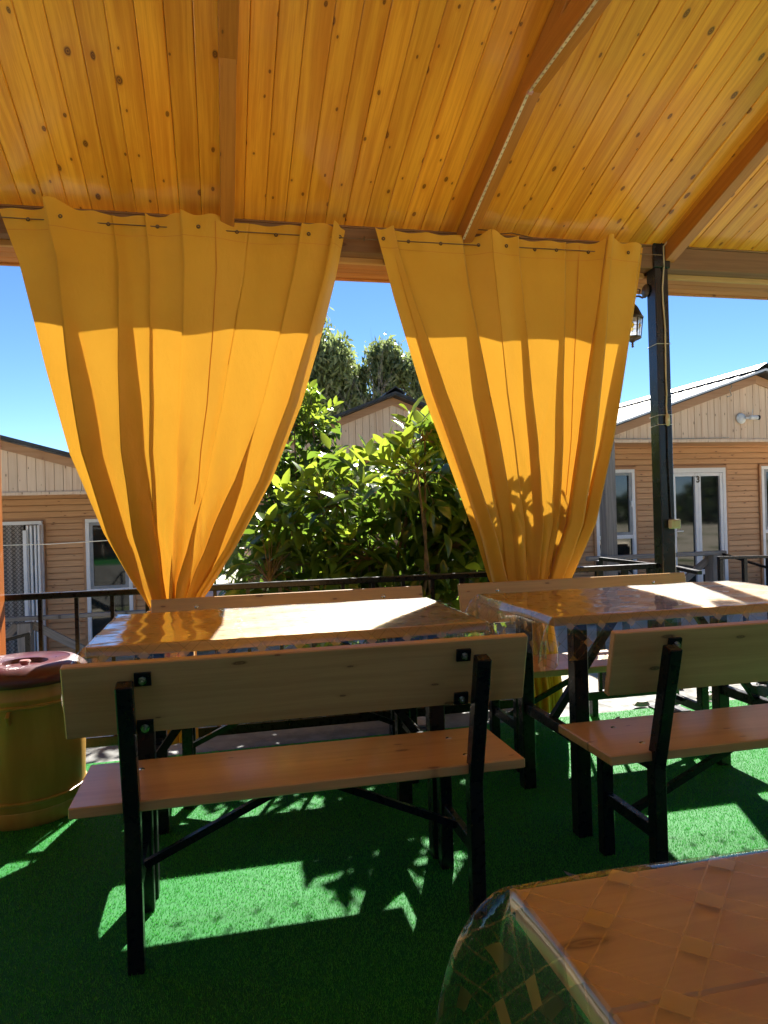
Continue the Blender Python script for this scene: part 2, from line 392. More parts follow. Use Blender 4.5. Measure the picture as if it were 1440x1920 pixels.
def piece(name, a, b, w_, h, mat, parent, bev=.0, off=Vector((0, 0, 0))):
    """a board with its own long local X axis, from a to b in parent space; alike boards share a mesh"""
    a, b = Vector(a), Vector(b); ln = (b - a).length
    key = (name, round(ln, 3), round(w_, 4), round(h, 4), mat, bev)
    if key not in MC: MC[key] = MB().box((0, 0, 0), (ln, w_, h), None, bev).mesh(name, mat)
    o = link(name, MC[key], parent); o.matrix_local = Matrix.Translation((a + b) / 2 + off) @ rotbetween(b - a).to_4x4()
    return o

# ------------------------------------------------------------------ ground and floor
def gz(x, y):
    z = -.62 + .055 * (x - 3)
    z = max(-1.05, min(-.25, z))
    return z + .04 * math.sin(x * 1.1) * math.cos(y * .9)
g = MB(); nx = 70; xs = [-200, -90, -45] + [-30 + i for i in range(nx - 6)] + [50, 90, 200]; nx = len(xs); ys = list(xs)
gv = [(x, y + 3, gz(x, y) if abs(x) < 31 and abs(y) < 31 else -.7) for y in ys for x in xs]
gf = [(j * nx + i, j * nx + i + 1, (j + 1) * nx + i + 1, (j + 1) * nx + i) for j in range(nx - 1) for i in range(nx - 1)]
tag(g.add(gv, gf).build('ground', 'ground', smooth=True), kind='structure')
fl = MB().box((1.0, 1.12, -.36), (12.4, 5.60, .70), None, .01).build('terrace_floor', 'concrete'); tag(fl, kind='structure')
# path of concrete slabs outside, behind the railing
pth = MB().box((1.0, 4.75, -.62), (12.4, .9, .5), None, .02).build('path', 'concrete'); tag(pth, kind='structure')
yard = MB().box((1.0, -9.8, -.40), (26, 16.2, .5), None, .02).build('bounce_paving', plain('pale_bounce_concrete', (.80, .72, .58), .85, 0., .12, 3, bump=.4)); tag(yard, kind='structure')  # unseen pale paving added to bounce sunlight up onto the ceiling
# carpet: backing sheet and its blades
cb = empty('artificial_turf_carpet', (0, 0, 0)); tag(cb, 'bright green artificial grass carpet covering the terrace floor', 'carpet')
cm = MB().box((1.0, .95, -.003), (12.0, 5.3, .010)).build('backing', 'carpet', cb)
def blades():
    rs = np.random.RandomState(3)
    x0, x1, y0, y1 = -1.6, 3.6, .75, 3.59
    n = 620000
    # denser towards the camera side
    y = y0 + (y1 - y0) * rs.rand(n) ** 1.25; x = x0 + (x1 - x0) * rs.rand(n)
    keep = (x > -1.0 + (-.62) * (y / 3.6)) & (x < .9 + 1.05 * y)
    x, y = x[keep], y[keep]; n = len(x)
    a = rs.rand(n) * 2 * np.pi; h = .005 + .006 * rs.rand(n); wd = .0009 + .0006 * rs.rand(n)
    ln = .001 + .005 * rs.rand(n); la = rs.rand(n) * 2 * np.pi
    V = np.zeros((n, 3, 3)); V[:, 0, 0] = x - np.cos(a) * wd; V[:, 0, 1] = y - np.sin(a) * wd
    V[:, 1, 0] = x + np.cos(a) * wd; V[:, 1, 1] = y + np.sin(a) * wd; V[:, :2, 2] = .001
    V[:, 2, 0] = x + np.cos(la) * ln; V[:, 2, 1] = y + np.sin(la) * ln; V[:, 2, 2] = h
    me = bpy.data.meshes.new('turf_blades'); me.vertices.add(n * 3); me.vertices.foreach_set('co', V.reshape(-1))
    me.loops.add(n * 3); me.loops.foreach_set('vertex_index', np.arange(n * 3)); me.polygons.add(n)
    me.polygons.foreach_set('loop_start', np.arange(n) * 3); me.polygons.foreach_set('loop_total', np.full(n, 3))
    me.materials.append(M['blade']); me.update(); me.validate()
    o = link('blades', me, cb); o['kind'] = 'stuff'
blades()

# ------------------------------------------------------------------ pavilion
pav = empty('timber_pavilion', (0, 0, 0)); tag(pav, 'timber pavilion with sloping varnished pine board ceiling over the tables', 'pavilion')
CE = lambda y: 2.562 + .35 * (3.5 - y)          # ceiling underside
RIDGE = .55
sv = Vector((0, -1, .35)).normalized(); ln = (3.83 - RIDGE) * math.sqrt(1 + .35 ** 2)
pitch = .0975
def board_mesh(length, wd, t=.016):
    c = .0028; prof = [(-wd / 2, -t / 2 + c), (-wd / 2 + c * 1.2, -t / 2), (wd / 2 - c * 1.2, -t / 2), (wd / 2, -t / 2 + c), (wd / 2, t / 2), (-wd / 2, t / 2)]
    return MB().prism([(-length / 2, y, z) for y, z in prof], (length, 0, 0))
bmesh_front = [board_mesh(ln, pitch - .0012 - .0004 * i).mesh('ceiling_board', 'ceiling') for i in range(3)]
x_ax = sv; y_ax = Vector((1, 0, 0)); z_ax = x_ax.cross(y_ax)
if z_ax.z < 0: y_ax = -y_ax; z_ax = x_ax.cross(y_ax)
Mb = Matrix((x_ax, y_ax, z_ax)).transposed().to_4x4()
mid = Vector((0, (3.83 + RIDGE) / 2, CE((3.83 + RIDGE) / 2)))
xx = -3.6; i = 0
while xx < 7.2:
    o = link('ceiling_board', bmesh_front[i % 3], pav)
    o.matrix_local = Matrix.Translation(mid + Vector((xx, 0, 0)) + z_ax * (.008 + rnd.uniform(-.0012, .0012))) @ Mb
    xx += pitch; i += 1
# back slope of the same ceiling (behind the camera) as one panel, and the roof sheets on top
ybk = -1.15  # back eave drawn in so more yard light reaches the ceiling
mb = MB().prism([(-3.65, RIDGE, CE(RIDGE)), (7.2, RIDGE, CE(RIDGE)), (7.2, ybk, CE(RIDGE) - .35 * (RIDGE - ybk)), (-3.65, ybk, CE(RIDGE) - .35 * (RIDGE - ybk))], (0, 0, .02))
mb.build('back_ceiling_panel', 'ceiling', pav)
mb = MB().prism([(-3.75, RIDGE, CE(RIDGE) + .06), (7.3, RIDGE, CE(RIDGE) + .06), (7.3, 3.88, CE(3.88) + .06), (-3.75, 3.88, CE(3.88) + .06)], (0, 0, .03))
mb.prism([(-3.75, RIDGE, CE(RIDGE) + .06), (7.3, RIDGE, CE(RIDGE) + .06), (7.3, ybk - .1, CE(RIDGE) + .06 - .35 * (RIDGE - ybk + .1)), (-3.75, ybk - .1, CE(RIDGE) + .06 - .35 * (RIDGE - ybk + .1))], (0, 0, .03))
mb.build('roof_sheet', 'roofdark', pav)
for xr in (-3.52, -2.33, -1.14, .075, 1.255, 2.45, 3.64, 4.83, 6.02):
    wd = .062
    a = Vector((xr, 3.53, CE(3.53) - .045)); b = Vector((xr, RIDGE + .1, CE(RIDGE + .1) - .045))
    piece('rafter', a, b, wd, .09, 'rafter', pav, .003)
    piece('tie_beam', (xr, 2.66, 2.826), (xr, -.4, 2.826), wd + .004, .10, 'rafter', pav, .003)
# eave beam of two timbers, pale batten, horizontal soffit boards, fascia
for x0, x1 in ((-3.6, 2.352), (2.446, 7.1)):
    piece('eave_beam', (x0, 3.545, 2.492), (x1, 3.545, 2.492), .085, .12, 'beam', pav, .004)
    piece('top_plate', (x0, 3.53, 2.5575), (x1, 3.53, 2.5575), .06, .010, 'beam', pav, .003)
    piece('batten', (x0, 3.60, 2.425), (x1, 3.60, 2.425), .024, .036, 'pine', pav, .002)
for k in range(3):
    piece('soffit_board', (-3.6, 3.647 + k * .073, 2.418), (7.1, 3.647 + k * .073, 2.418), .070, .016, 'soffit', pav, .003)
piece('fascia_board', (-3.6, 3.846, 2.46), (7.1, 3.846, 2.46), .022, .12, 'soffit', pav, .003)
piece('gutter_trim', (-3.6, 3.868, 2.43), (7.1, 3.868, 2.43), .02, .04, 'roofdark', pav)

# unseen boarded wall at left and parapet at back, added to block stray light
for k in range(26):
    piece('blocker_wall_board', (-3.62, -1.1, .05 + k * .094), (-3.62, 3.4, .05 + k * .094), .02, .092, 'clad', pav, .003)
for k in range(9):
    piece('blocker_parapet_board', (-3.6, -1.12, .05 + k * .094), (7.1, -1.12, .05 + k * .094), .02, .092, 'beam', pav, .003)
# black steel post and the others of its row
def steel_post(x, label):
    p = empty('steel_post', (x, 3.54, 0)); tag(p, label, 'post', 'steel posts that carry the eave beam')
    b = MB().box((0, 0, 1.235), (.082, .082, 2.40), None, .004).build('shaft', 'blackpost', p)
    MB().box((0, 0, .006), (.16, .16, .012), None, .002).build('base_plate', 'black', p)
    MB().box((0, 0, 2.51), (.10, .10, .15), None, .003).build('cap_bracket', 'blackpost', p)
    return p
steel_post(2.399, 'black square steel post between right curtain and open sky')
# stained timber post at the left rim
p = empty('timber_post', (-.998, 3.46, 0)); tag(p, 'orange brown varnished timber post at the far left behind the bin', 'post')
MB().box((0, 0, 1.21), (.11, .11, 2.40), None, .004).build('shaft', 'orange_post', p)
MB().box((0, 0, .005), (.16, .16, .01)).build('base_plate', 'black', p)

# LED strip along the lower edge of the second rafter
def led():
    root = empty('led_strip', (0, 0, 0)); tag(root, 'pale dotted light strip stuck under the middle rafter', 'light strip')
    pts = [Vector((1.232, 3.42, CE(3.42) - .0935)), Vector((1.232, 2.632, CE(2.632) - .0935)), Vector((1.232, 2.60, 2.772)), Vector((1.232, 1.9, 2.772))]
    
    b = MB()
    for a, c in zip(pts, pts[1:]): b.bar(a, c, .011, .004)
    b.build('strip', 'led', root)
    d = MB()
    for a, c in zip(pts, pts[1:]):
        n = int((c - a).length / .03)
        for k in range(n):
            q = a.lerp(c, (k + .5) / max(n, 1)); e = (c - a).normalized() * .004
            d.bar(q - e + Vector((0, 0, -.0025)), q + e + Vector((0, 0, -.0025)), .006, .002)
    o = d.build('light_chips', 'leddash', root); o['kind'] = 'stuff'
    MB().box((1.236, 2.62, 2.772), (.02, .016, .01)).build('tape_patch', 'pink', root)
led()
o = MB().tube([(1.25, 3.44, 2.5), (1.30, 3.43, 2.553), (1.36, 3.42, 2.548), (1.42, 3.43, 2.535), (1.5, 3.44, 2.55), (1.62, 3.45, 2.536)], .003, 6).build('loose_wire', 'darkwire', smooth=True)
tag(o, 'short loose wire curling out of the beam beside the middle rafter', 'wire')

# ------------------------------------------------------------------ curtains
def interp(zs, xs_, z): return float(np.interp(z, zs, xs_))
def curtain(name_label, Ledge, Redge, tie, folds, steep, seam, gromx, tail, seed):
    YC = 3.425
    root = empty('curtain', (0, 0, 0)); tag(root, name_label, 'curtain', 'yellow curtains on the wire')
    Lz = [p[1] for p in Ledge][::-1]; Lx = [p[0] for p in Ledge][::-1]; Rz = [p[1] for p in Redge][::-1]; Rx = [p[0] for p in Redge][::-1]
    ztop = 2.515; zbot = tail[2]; ns, nz = 420, 190
    rs = random.Random(seed); ph = [rs.uniform(0, 6.28) for _ in range(12)]
    sg = 1 if steep == 'R' else -1
    def edges(z):
        if z >= tie[1]: return interp(Lz, Lx, z), interp(Rz, Rx, z)
        t = (tie[1] - z) / (tie[1] - zbot); e = min(1, t * 1.25) ** .6
        return tie[0] - tie[2] + (tail[0] - (tie[0] - tie[2])) * e, tie[0] + tie[2] + (tail[1] - (tie[0] + tie[2])) * e
    # cross-section: smooth runs of cloth joined by flat folded pleats (three layers of cloth lie over each other)
    RUN, FOLD = 26, 8
    def section(z):
        xl, xr = edges(z); W = xr - xl
        u = (z - tie[1]) / (ztop - tie[1]); uu = max(0., min(1., u)); low = (1 - uu) ** 1.5
        cs_ = []
        for (f0, f1, o0, o1, st_) in folds:      # place at top / at tie, overlap in metres at top / at 60 %, height where it starts
            f = f0 + (f1 - f0) * (1 - uu)
            if uu > st_: o = .0015
            else:
                t = min(1, (st_ - uu) / max(.3, st_ * .55)); t = t * t * (3 - 2 * t); o = (o0 if st_ >= 1 else .0015) + (o1 - (o0 if st_ >= 1 else .0015)) * t
            o = min(o, W * .17)
            cs_.append((f, o))
        if sg < 0: pass
        pts = []; prev = 0.
        y_hi = .004
        for k, (f, o) in enumerate(cs_):
            a = xl + f * W; d = .014 + .32 * min(o, .07)
            e1, e2 = (a + o / 2, a - o / 2)
            start = xl if k == 0 else cs_[k - 1][0] * W + xl - cs_[k - 1][1] / 2
            ystart = 0. if sg > 0 else -pd if k else -.0
            yend = -d if sg > 0 else 0.
            for i in range(RUN):
                t = i / RUN; x = start + (e1 - start) * t
                if sg > 0: yy = ystart + (yend - ystart) * t ** 2.2
                else: yy = ystart + (yend - ystart) * (1 - (1 - t) ** 2.2)
                pts.append((x, yy))
            for i in range(FOLD):                   # turn back over itself
                t = i / FOLD; x = e1 + (e2 - e1) * t
                yy = (-d + (d * .5) * t) if sg > 0 else (-d * .5 * t - .0 )
                pts.append((x, yy))
            pd = d * (1.)
            if sg > 0: pass
        start = xl + cs_[-1][0] * W - cs_[-1][1] / 2
        ys_ = 0. if sg > 0 else -pd
        for i in range(RUN + 1):
            t = i / RUN; pts.append((start + (xr - start) * t, ys_ * (1 - t)))
        out = []
        n_ = len(pts)
        hb = max(0., (z - 2.40) / .115)
        for i, (x, y) in enumerate(pts):
            s_ = (x - xl) / max(W, 1e-6); q = i / n_
            y += (.024 * math.sin(q * 17 + ph[0] + .5 * z) + .013 * math.sin(q * 31 + ph[1] - 1.2 * z)) * (.30 + .70 * uu) + .004 * math.sin(q * 55 + ph[6] + 3 * z) * math.sin(z * 5 + ph[7])
            y += hb * .011 * math.sin(s_ * 2 * math.pi * len(gromx) + ph[2])
            g_ = max(0., low - .12)
            y += g_ * (.018 * math.sin(q * 40 + ph[3]) + .008 * math.sin(q * 83 + ph[4] + z * 2)) * (1. if u > 0 else 1.3)
            y += -.020 * math.sin(math.pi * min(1, max(0, s_))) * low
            # creases: a few slanting dents, stronger near the gather
            for j in range(3):
                cz = [1.15, 1.45, .95][j]; cx_ = [.66, .55, .42][j]
                dd = ((s_ - cx_) * 1.0 + (z - cz) * (.35 if j != 1 else -.3)) / .012
                y += .004 * math.exp(-dd * dd) * math.exp(-((z - cz) / .22) ** 2)
            out.append((x, YC + y, z + hb * .6 * max(0., -y - .008)))
        return out
    def P(s, z):
        sec = section(z); xl, xr = edges(z); x = xl + (xr - xl) * s
        best = None
        for a, b in zip(sec, sec[1:]):
            if min(a[0], b[0]) - 1e-6 <= x <= max(a[0], b[0]) + 1e-6:
                t = 0 if abs(b[0] - a[0]) < 1e-9 else (x - a[0]) / (b[0] - a[0]); y = a[1] + (b[1] - a[1]) * t
                if best is None or y < best: best = y
        return (x, best if best is not None else YC, z)
    zsl = [ztop + (zbot - ztop) * (j / nz) for j in range(nz + 1)]
    vs = []
    for z in zsl: sec = section(z); vs += sec
    ns = len(sec) - 1
    fs = [(j * (ns + 1) + i, j * (ns + 1) + i + 1, (j + 1) * (ns + 1) + i + 1, (j + 1) * (ns + 1) + i) for j in range(nz) for i in range(ns)]
    me = bpy.data.meshes.new('fabric'); me.from_pydata(vs, [], fs); me.materials.append(M['curtain']); me.polygons.foreach_set('use_smooth', [True] * len(fs)); me.update()
    # small wrinkles as real relief
    link('fabric', me, root)
    # seam between two widths of cloth, hem stitching
    def strip(s, z0, z1, wd, mat, nm, n=60):
        b = MB(); v = []; f = []
        for j in range(n + 1):
            z = z0 + (z1 - z0) * j / n; x, y, zz = P(s, z)
            v += [(x - wd / 2, y - .0035, zz), (x + wd / 2, y - .0035, zz)]
        for j in range(n): f.append((2 * j, 2 * j + 1, 2 * j + 3, 2 * j + 2))
        b.add(v, f).build(nm, mat, root, True)
    strip(seam, 2.50, seam_end, .0045, 'thread', 'seam')
    b = MB(); v = []; f = []
    for i in range(201):
        x, y, zz = P(i / 200, 2.425); v += [(x, y - .0022, zz - .0012), (x, y - .0022, zz + .0012)]
    for i in range(200): f.append((2 * i, 2 * i + 1, 2 * i + 3, 2 * i + 2))
    b.add(v, f).build('hem_stitching', 'thread', root)
    for s in gromx:
        x, y, zz = P(s, 2.47); g2 = MB()
        g2.lathe([(.004, -.002), (.008, -.003), (.0095, 0), (.008, .003), (.004, .002)], n=12)
        gr = g2.build('grommet', 'darkwire', root, True); gr.matrix_local = Matrix.Translation((x, y - .004, zz)) @ Matrix.Rotation(R(90), 4, 'X')
    # tie cord round the gather and the railing
    tb = MB(); pts = [(tie[0] + (tie[2] + .015) * math.cos(q), YC - .01 + .075 * math.sin(q), tie[1] + .004 * math.sin(2 * q)) for q in [k * 2 * math.pi / 24 for k in range(25)]]
    tb.tube(pts, .007, 6).build('tie_cord', 'curtain', root, True)
    return root
seam_end = 1.2
C1L = [(-.905, 2.518), (-.829, 2.288), (-.732, 1.82), (-.643, 1.441), (-.507, 1.079), (-.399, .87), (-.310, .72)]
C1R = [(.636, 2.518), (.582, 2.281), (.496, 1.969), (.397, 1.661), (.248, 1.306), (.066, .985), (-.12, .72)]
curtain('left yellow curtain gathered at the railing, lemon tree to its right', C1L, C1R, (-.215, .715, .095),
        [(.135, .10, .030, .095, 1.0), (.315, .27, .035, .10, 1.0), (.405, .345, .020, .018, 1.0), (.50, .48, 0, .03, .26), (.70, .62, 0, .06, .34), (.86, .80, 0, .07, .50), (.965, .95, .02, .05, 1.0)],
        'L', .60, [.07, .165, .29, .43, .55, .665, .785, .885, .985], (-.39, -.13, .12), 3)
C2L = [(.774, 2.52), (.858, 2.189), (.995, 1.717), (1.149, 1.291), (1.253, .993), (1.315, .78), (1.42, .66)]
C2R = [(2.250, 2.523), (2.165, 2.07), (2.03, 1.473), (1.906, 1.053), (1.751, .775), (1.62, .66)]
curtain('right yellow curtain with leaf shadows, beside the black steel post', C2L, C2R, (1.525, .66, .09),
        [(.05, .10, .03, .07, 1.0), (.30, .27, .025, .085, 1.0), (.40, .41, 0, .03, .30), (.50, .52, .02, .035, 1.0), (.69, .66, .012, .035, 1.0), (.845, .80, .035, .09, 1.0), (.975, .93, .03, .07, 1.0)],
        'R', .745, [.02, .11, .225, .36, .46, .575, .655, .78, .93], (1.50, 1.69, .10), 9)
cw = MB().tube([(-3.5, 3.418, 2.475), (-1.2, 3.418, 2.470), (.7, 3.418, 2.466), (2.35, 3.418, 2.474)], .0025, 6).build('curtain_wire', 'darkwire', smooth=True)
tag(cw, 'thin steel wire along the eave beam that holds both curtains', 'wire')
o = MB().lathe([(.004, -.003), (.009, -.003), (.011, 0), (.009, .003), (.004, .003)], n=10).build('spare_ring', 'darkwire', smooth=True)
o.location = (.72, 3.40, 2.462); o.rotation_euler = (0, R(90), 0); tag(o, 'single dark ring on the wire between the two curtains', 'ring')

# ------------------------------------------------------------------ railing
rail = empty('terrace_railing', (0, 3.555, 0)); tag(rail, 'long black steel railing with slim balusters at the terrace edge', 'railing')
segs = [(-.972, 2.355)]
piece('top_rail', (-.972, 0, .800), (2.355, 0, .800), .045, .028, 'black', rail, .004)
piece('bottom_rail', (-.972, 0, .115), (2.355, 0, .115), .035, .045, 'black', rail, .003)
xb = -.965 + .155 + .003
while xb < 2.33:
    piece('baluster', (xb, 0, .1375), (xb, 0, .786), .017, .017, 'black', rail); xb += .1555
for xs_ in (-.3, .83, 1.95):
    piece('railing_foot', (xs_, 0, 0), (xs_, 0, .0925), .035, .035, 'black', rail)

# ------------------------------------------------------------------ benches and tables
def leg_path(mb, pts, wd=.04, bev=.003):
    for a, b in zip(pts, pts[1:]): mb.bar(a, b, wd, wd, bev)
def make_bench():
    r_ = empty('bench', (0, 0, 0))
    piece('seat', (-.605, .0075, .417), (.605, .0075, .417), .325, .028, 'pine', r_, .003)
    # backrest, tilted with the uprights
    ax = Vector((0, -.095, .365)).normalized()           # up along the upright
    nrm = Vector((0, ax.z, -ax.y))
    c = Vector((0, -.145, .40)) + ax * .290 + nrm * .058
    bk = link('backrest', MB().box((0, 0, 0), (1.212, .192, .024), None, .003).mesh('backrest', 'pine'), r_)
    bk.matrix_local = Matrix.Translation(c) @ Matrix((Vector((1, 0, 0)), ax, Vector((1, 0, 0)).cross(ax))).transposed().to_4x4()
    for s in (-1, 1):
        x = .455 * s
        rl = MB(); rl.box((x, -.145, .2), (.04, .04, .40), None, .003)
        a = Vector((x, -.145, .385)); b = a + ax * .372; rl.bar(a, b, .04, .0395, .003, up=Vector((1, 0, 0)))
        rl.build('rear_leg', 'black', r_)
        MB().box((x, .145, .2), (.04, .04, .40), None, .003).build('front_leg', 'black', r_)
        MB().box((x, 0, .19), (.022, .248, .04), None, .002).build('stretcher', 'black', r_)
        MB().box((x, 0, .385), (.03, .248, .03), None, .002).build('seat_support', 'black', r_)
        MB().bar((x - s * .012, 0, .20), (s * .02, 0, .388), .020, .020).build('brace', 'black', r_)
        for hh in (.215, .345):
            q = Vector((x - s * .038, -.145, .40)) + ax * hh + nrm * .032
            br = MB().box((0, 0, 0), (.040, .034, .008)).mesh('bracket', 'black') if 'br' not in MC else MC['br']; MC['br'] = br
            bo = link('bracket', br, r_); bo.matrix_local = Matrix.Translation(q + nrm * .009) @ Matrix((Vector((1, 0, 0)), ax, Vector((1, 0, 0)).cross(ax))).transposed().to_4x4()
            if 'bolt' not in MC:
                MC['bolt'] = MB().lathe([(0, -.010), (.004, -.010), (.004, -.004), (.0085, -.004), (.0085, .003), (.011, .003), (.011, .005), (0, .005)], n=8).mesh('bolt', 'steel')
                MC['bolt2'] = MB().lathe([(0, .003), (.005, .0025), (.0085, .001), (.009, 0)], n=12).mesh('bolt_head', 'steel', True)
            lo = link('bolt', MC['bolt'], bo); lo.location = (0, 0, .013); lo.rotation_euler = (R(180) if nrm.y > 0 else 0, 0, 0)
            hd = link('bolt_head', MC['bolt2'], r_); hd.matrix_local = Matrix.Translation(q + nrm * .0385) @ Matrix((Vector((1, 0, 0)), Vector((1, 0, 0)).cross(nrm) * -1, nrm)).transposed().to_4x4()
        for yy in (-.075, .085):
            hd = link('bolt_head', MC['bolt2'], r_); hd.location = (x - s * .0, yy, .431)
    return r_
b0 = make_bench()
def put(o, x, y, rz, label, cat, group): o.location = (x, y, 0); o.rotation_euler = (0, 0, rz); tag(o, label, cat, group)
bgp = 'pine and black steel benches at the tables'
put(b0, .222, 2.06, 0, 'dark backed pine bench in front of the left table, next to the bin', 'bench', bgp)
bench_spots = [(1.665, 2.00, 0, 'pine bench with its back to us in front of the right table'),
               (.31, 3.075, math.pi, 'pine bench behind the left table, facing us before the railing'),
               (1.70, 3.065, math.pi, 'pine bench behind the right table under the gathered right curtain')]
for x, y, rz, lb in bench_spots: put(copy_tree(b0), x, y, rz, lb, 'bench', bgp)

def make_table():
    r_ = empty('table', (0, 0, 0))
    wds = [.174] * 4; y = -.345
    for k in range(4):
        yc = -.345 + .0865 + k * .173
        piece('top_plank', (-.60, yc, .765), (.60, yc, .765), .1722, .030, 'pine', r_, .0025)
    for s in (-1, 1):
        for t in (-1, 1):
            MB().box((.455 * s, .225 * t, .374), (.052, .052, .748), None, .003).build('leg', 'black', r_)
        MB().box((.455 * s, 0, .33), (.03, .398, .04), None, .002).build('stretcher', 'black', r_)
        MB().bar((.455 * s - .01 * s, 0, .345), (.16 * s, 0, .73), .026, .026).build('brace', 'black', r_)
        MB().box((.455 * s, 0, .735), (.03, .398, .03), None, .002).build('top_support', 'black', r_)
    MB().box((0, 0, .735), (.86, .03, .026), None, .002).build('centre_rail', 'black', r_)
    return r_
t0 = make_table(); tgp = 'pine tables covered with clear vinyl'
put(t0, .222, 2.51, 0, 'left pine table lit white by the sun under the gap in the curtains', 'table', tgp)
put(copy_tree(t0), 1.655, 2.515, 0, 'right pine table under clear vinyl, striped by the shadow of the post', 'table', tgp)
put(copy_tree(t0), .862, .292, 0, 'shaded reddish pine table close to us in the lower right corner', 'table', tgp)

def cloth(x, y, oh, label, seed, bulge=.02, cbulge=.05, ztop=.7835, mat='vinyl'):
    """thin clear sheet over a 1.20 x 0.69 table top, falling over every edge"""
    hx, hy = .602, .347; st = .012; rs = random.Random(seed); p_ = [rs.uniform(0, 6.28) for _ in range(6)]
    us = np.linspace(-hx - oh, hx + oh, int((2 * hx + 2 * oh) / st) + 1); vv = np.linspace(-hy - oh, hy + oh, int((2 * hy + 2 * oh) / st) + 1)
    us = np.unique(np.concatenate([us, [-hx, hx, -hx - .006, hx + .006]])); vv = np.unique(np.concatenate([vv, [-hy, hy, -hy - .006, hy + .006]]))
    vs = []
    for v in vv:
        for u in us:
            cx_, cy_ = min(max(u, -hx), hx), min(max(v, -hy), hy); dx, dy = u - cx_, v - cy_; d = math.hypot(dx, dy)
            zz = ztop + .0012 * math.sin(u * 19 + p_[0]) * math.sin(v * 23 + p_[1])
            if d < 1e-6: vs.append((cx_, cy_, zz)); continue
            ex, ey = dx / d, dy / d
            corner = 4 * abs(ex * ey) ** 1.2
            par = (u * abs(ey) + v * abs(ex))
            wv = .009 * math.sin(par * 11 + p_[2]) + .003 * math.sin(par * 27 + p_[3])
            wv *= max(0., 1 - corner)
            t = d / oh
            cc_ = min(corner, 1.); B_ = bulge + (cbulge - bulge) * cc_
            out = B_ * (1 - math.exp(-d / (.045 + .03 * cc_))) + wv * min(1, t * 1.2)
            o2 = B_ * (1 - math.exp(-max(0, d - .002) / (.045 + .03 * cc_)))
            dn = max(0., d * d / (d + .006)) * (1 - min(.35, B_ * 2.6) * math.exp(-d / .09))
            vs.append((cx_ + ex * out, cy_ + ey * out, zz - dn))
    nu, nv = len(us), len(vv)
    fs = [(j * nu + i, j * nu + i + 1, (j + 1) * nu + i + 1, (j + 1) * nu + i) for j in range(nv - 1) for i in range(nu - 1)]
    me = bpy.data.meshes.new('vinyl_tablecloth'); me.from_pydata(vs, [], fs); me.materials.append(M[mat])
    uvl = me.uv_layers.new(name='UVMap'); UV = [(float(u), float(v)) for v in vv for u in us]
    for lp in me.loops: uvl.data[lp.index].uv = UV[lp.vertex_index]
    me.polygons.foreach_set('use_smooth', [True] * len(fs)); me.update()
    o = link('vinyl_tablecloth', me, None, (x, y, 0)); tag(o, label, 'tablecloth', 'clear vinyl tablecloths')
cloth(.222, 2.51, .13, 'clear vinyl cloth on the sunlit left table, gold diamonds on its hanging edge', 1, .030, .075)
cloth(1.655, 2.515, .15, 'clear vinyl cloth on the right table, gold diamonds on its hanging edge', 2, .030, .085)
cloth(.862, .292, .17, 'clear vinyl cloth with gold squares on the near table, corner falling towards us', 3, .022, .088, mat='vinyl_soft')

# ------------------------------------------------------------------ bin
bn = empty('lidded_bin', (-.765, 3.10, 0)); tag(bn, 'large yellow plastic bin with a maroon lid at the left', 'bin')
MB().lathe([(0, .012), (.185, .012), (.195, .0), (.203, .012), (.207, .06), (.205, .065), (.2095, .075), (.216, .30), (.219, .47), (.222, .475), (.222, .485), (.219, .49), (.220, .535), (.214, .535), (.213, .49), (.203, .08), (.19, .03), (0, .03)], n=64).build('body', 'bin', bn, True)
for zz_ in (.10, .455): MB().lathe([(.2105 + zz_ * .018, zz_ - .007), (.2165 + zz_ * .018, zz_ - .004), (.2165 + zz_ * .018, zz_ + .004), (.2105 + zz_ * .018, zz_ + .007)], n=64).build('moulded_rib', 'bin', bn, True)
MB().lathe([(.205, .532), (.228, .528), (.231, .535), (.231, .552), (.222, .566), (.205, .582), (.185, .594), (.165, .598), (.158, .594), (.10, .590), (.085, .588), (.078, .572), (.05, .568), (.0, .568)], n=64).build('lid', 'lid', bn, True)
MB().lathe([(0, .594), (.018, .594), (.022, .589), (.018, .582), (.010, .57), (.010, .566)], n=24).build('lid_knob', plain('knob_plastic', (.34, .16, .14), .35), bn, True)
for s in (-1, 1): MB().tube([(.216 * math.cos(-1.0 * s - .6) , .216 * math.sin(-1.0 * s - .6), .44), (.24 * math.cos(-1.0 * s - .6), .24 * math.sin(-1.0 * s - .6), .43), (.218 * math.cos(-1.0 * s - .6), .218 * math.sin(-1.0 * s - .6), .40)], .008, 8).build('handle', 'bin', bn, True)

# ------------------------------------------------------------------ cable, switch, box, ties on the post
PX, PY = 2.399, 3.4975
cb2 = MB().tube([(2.452, 3.44, 2.585), (2.425, 3.47, 2.575), (2.408, 3.487, 2.55), (2.410, 3.4935, 2.44), (2.398, PY - .004, 2.32), (2.399, PY - .004, 2.25), (2.408, PY - .004, 2.1), (2.404, PY - .004, 1.85), (2.406, PY - .004, 1.74), (2.402, PY - .004, 1.68), (2.404, PY - .004, 1.63)], .0042, 8).build('power_cable', 'cream', smooth=True)
tag(cb2, 'cream power cable running down the front of the black post', 'cable')
o = MB().tube([(2.404, PY - .003, 1.57), (2.402, PY - .004, 1.4), (2.408, PY - .004, 1.2), (2.412, PY - .004, 1.06)], .004, 8).build('power_cable', 'black', smooth=True)
tag(o, 'black cable from the oval switch down to the cream box on the post', 'cable')
sw = empty('inline_switch', (2.405, PY - .009, 1.60)); tag(sw, 'small oval cream switch strapped to the black post', 'switch')
v = MB(); nr = 14
for k in range(nr + 1): pass
prof = [(0, .034), (.007, .032), (.0115, .025), (.0135, .012), (.0135, -.012), (.0115, -.025), (.007, -.032), (0, -.034)]
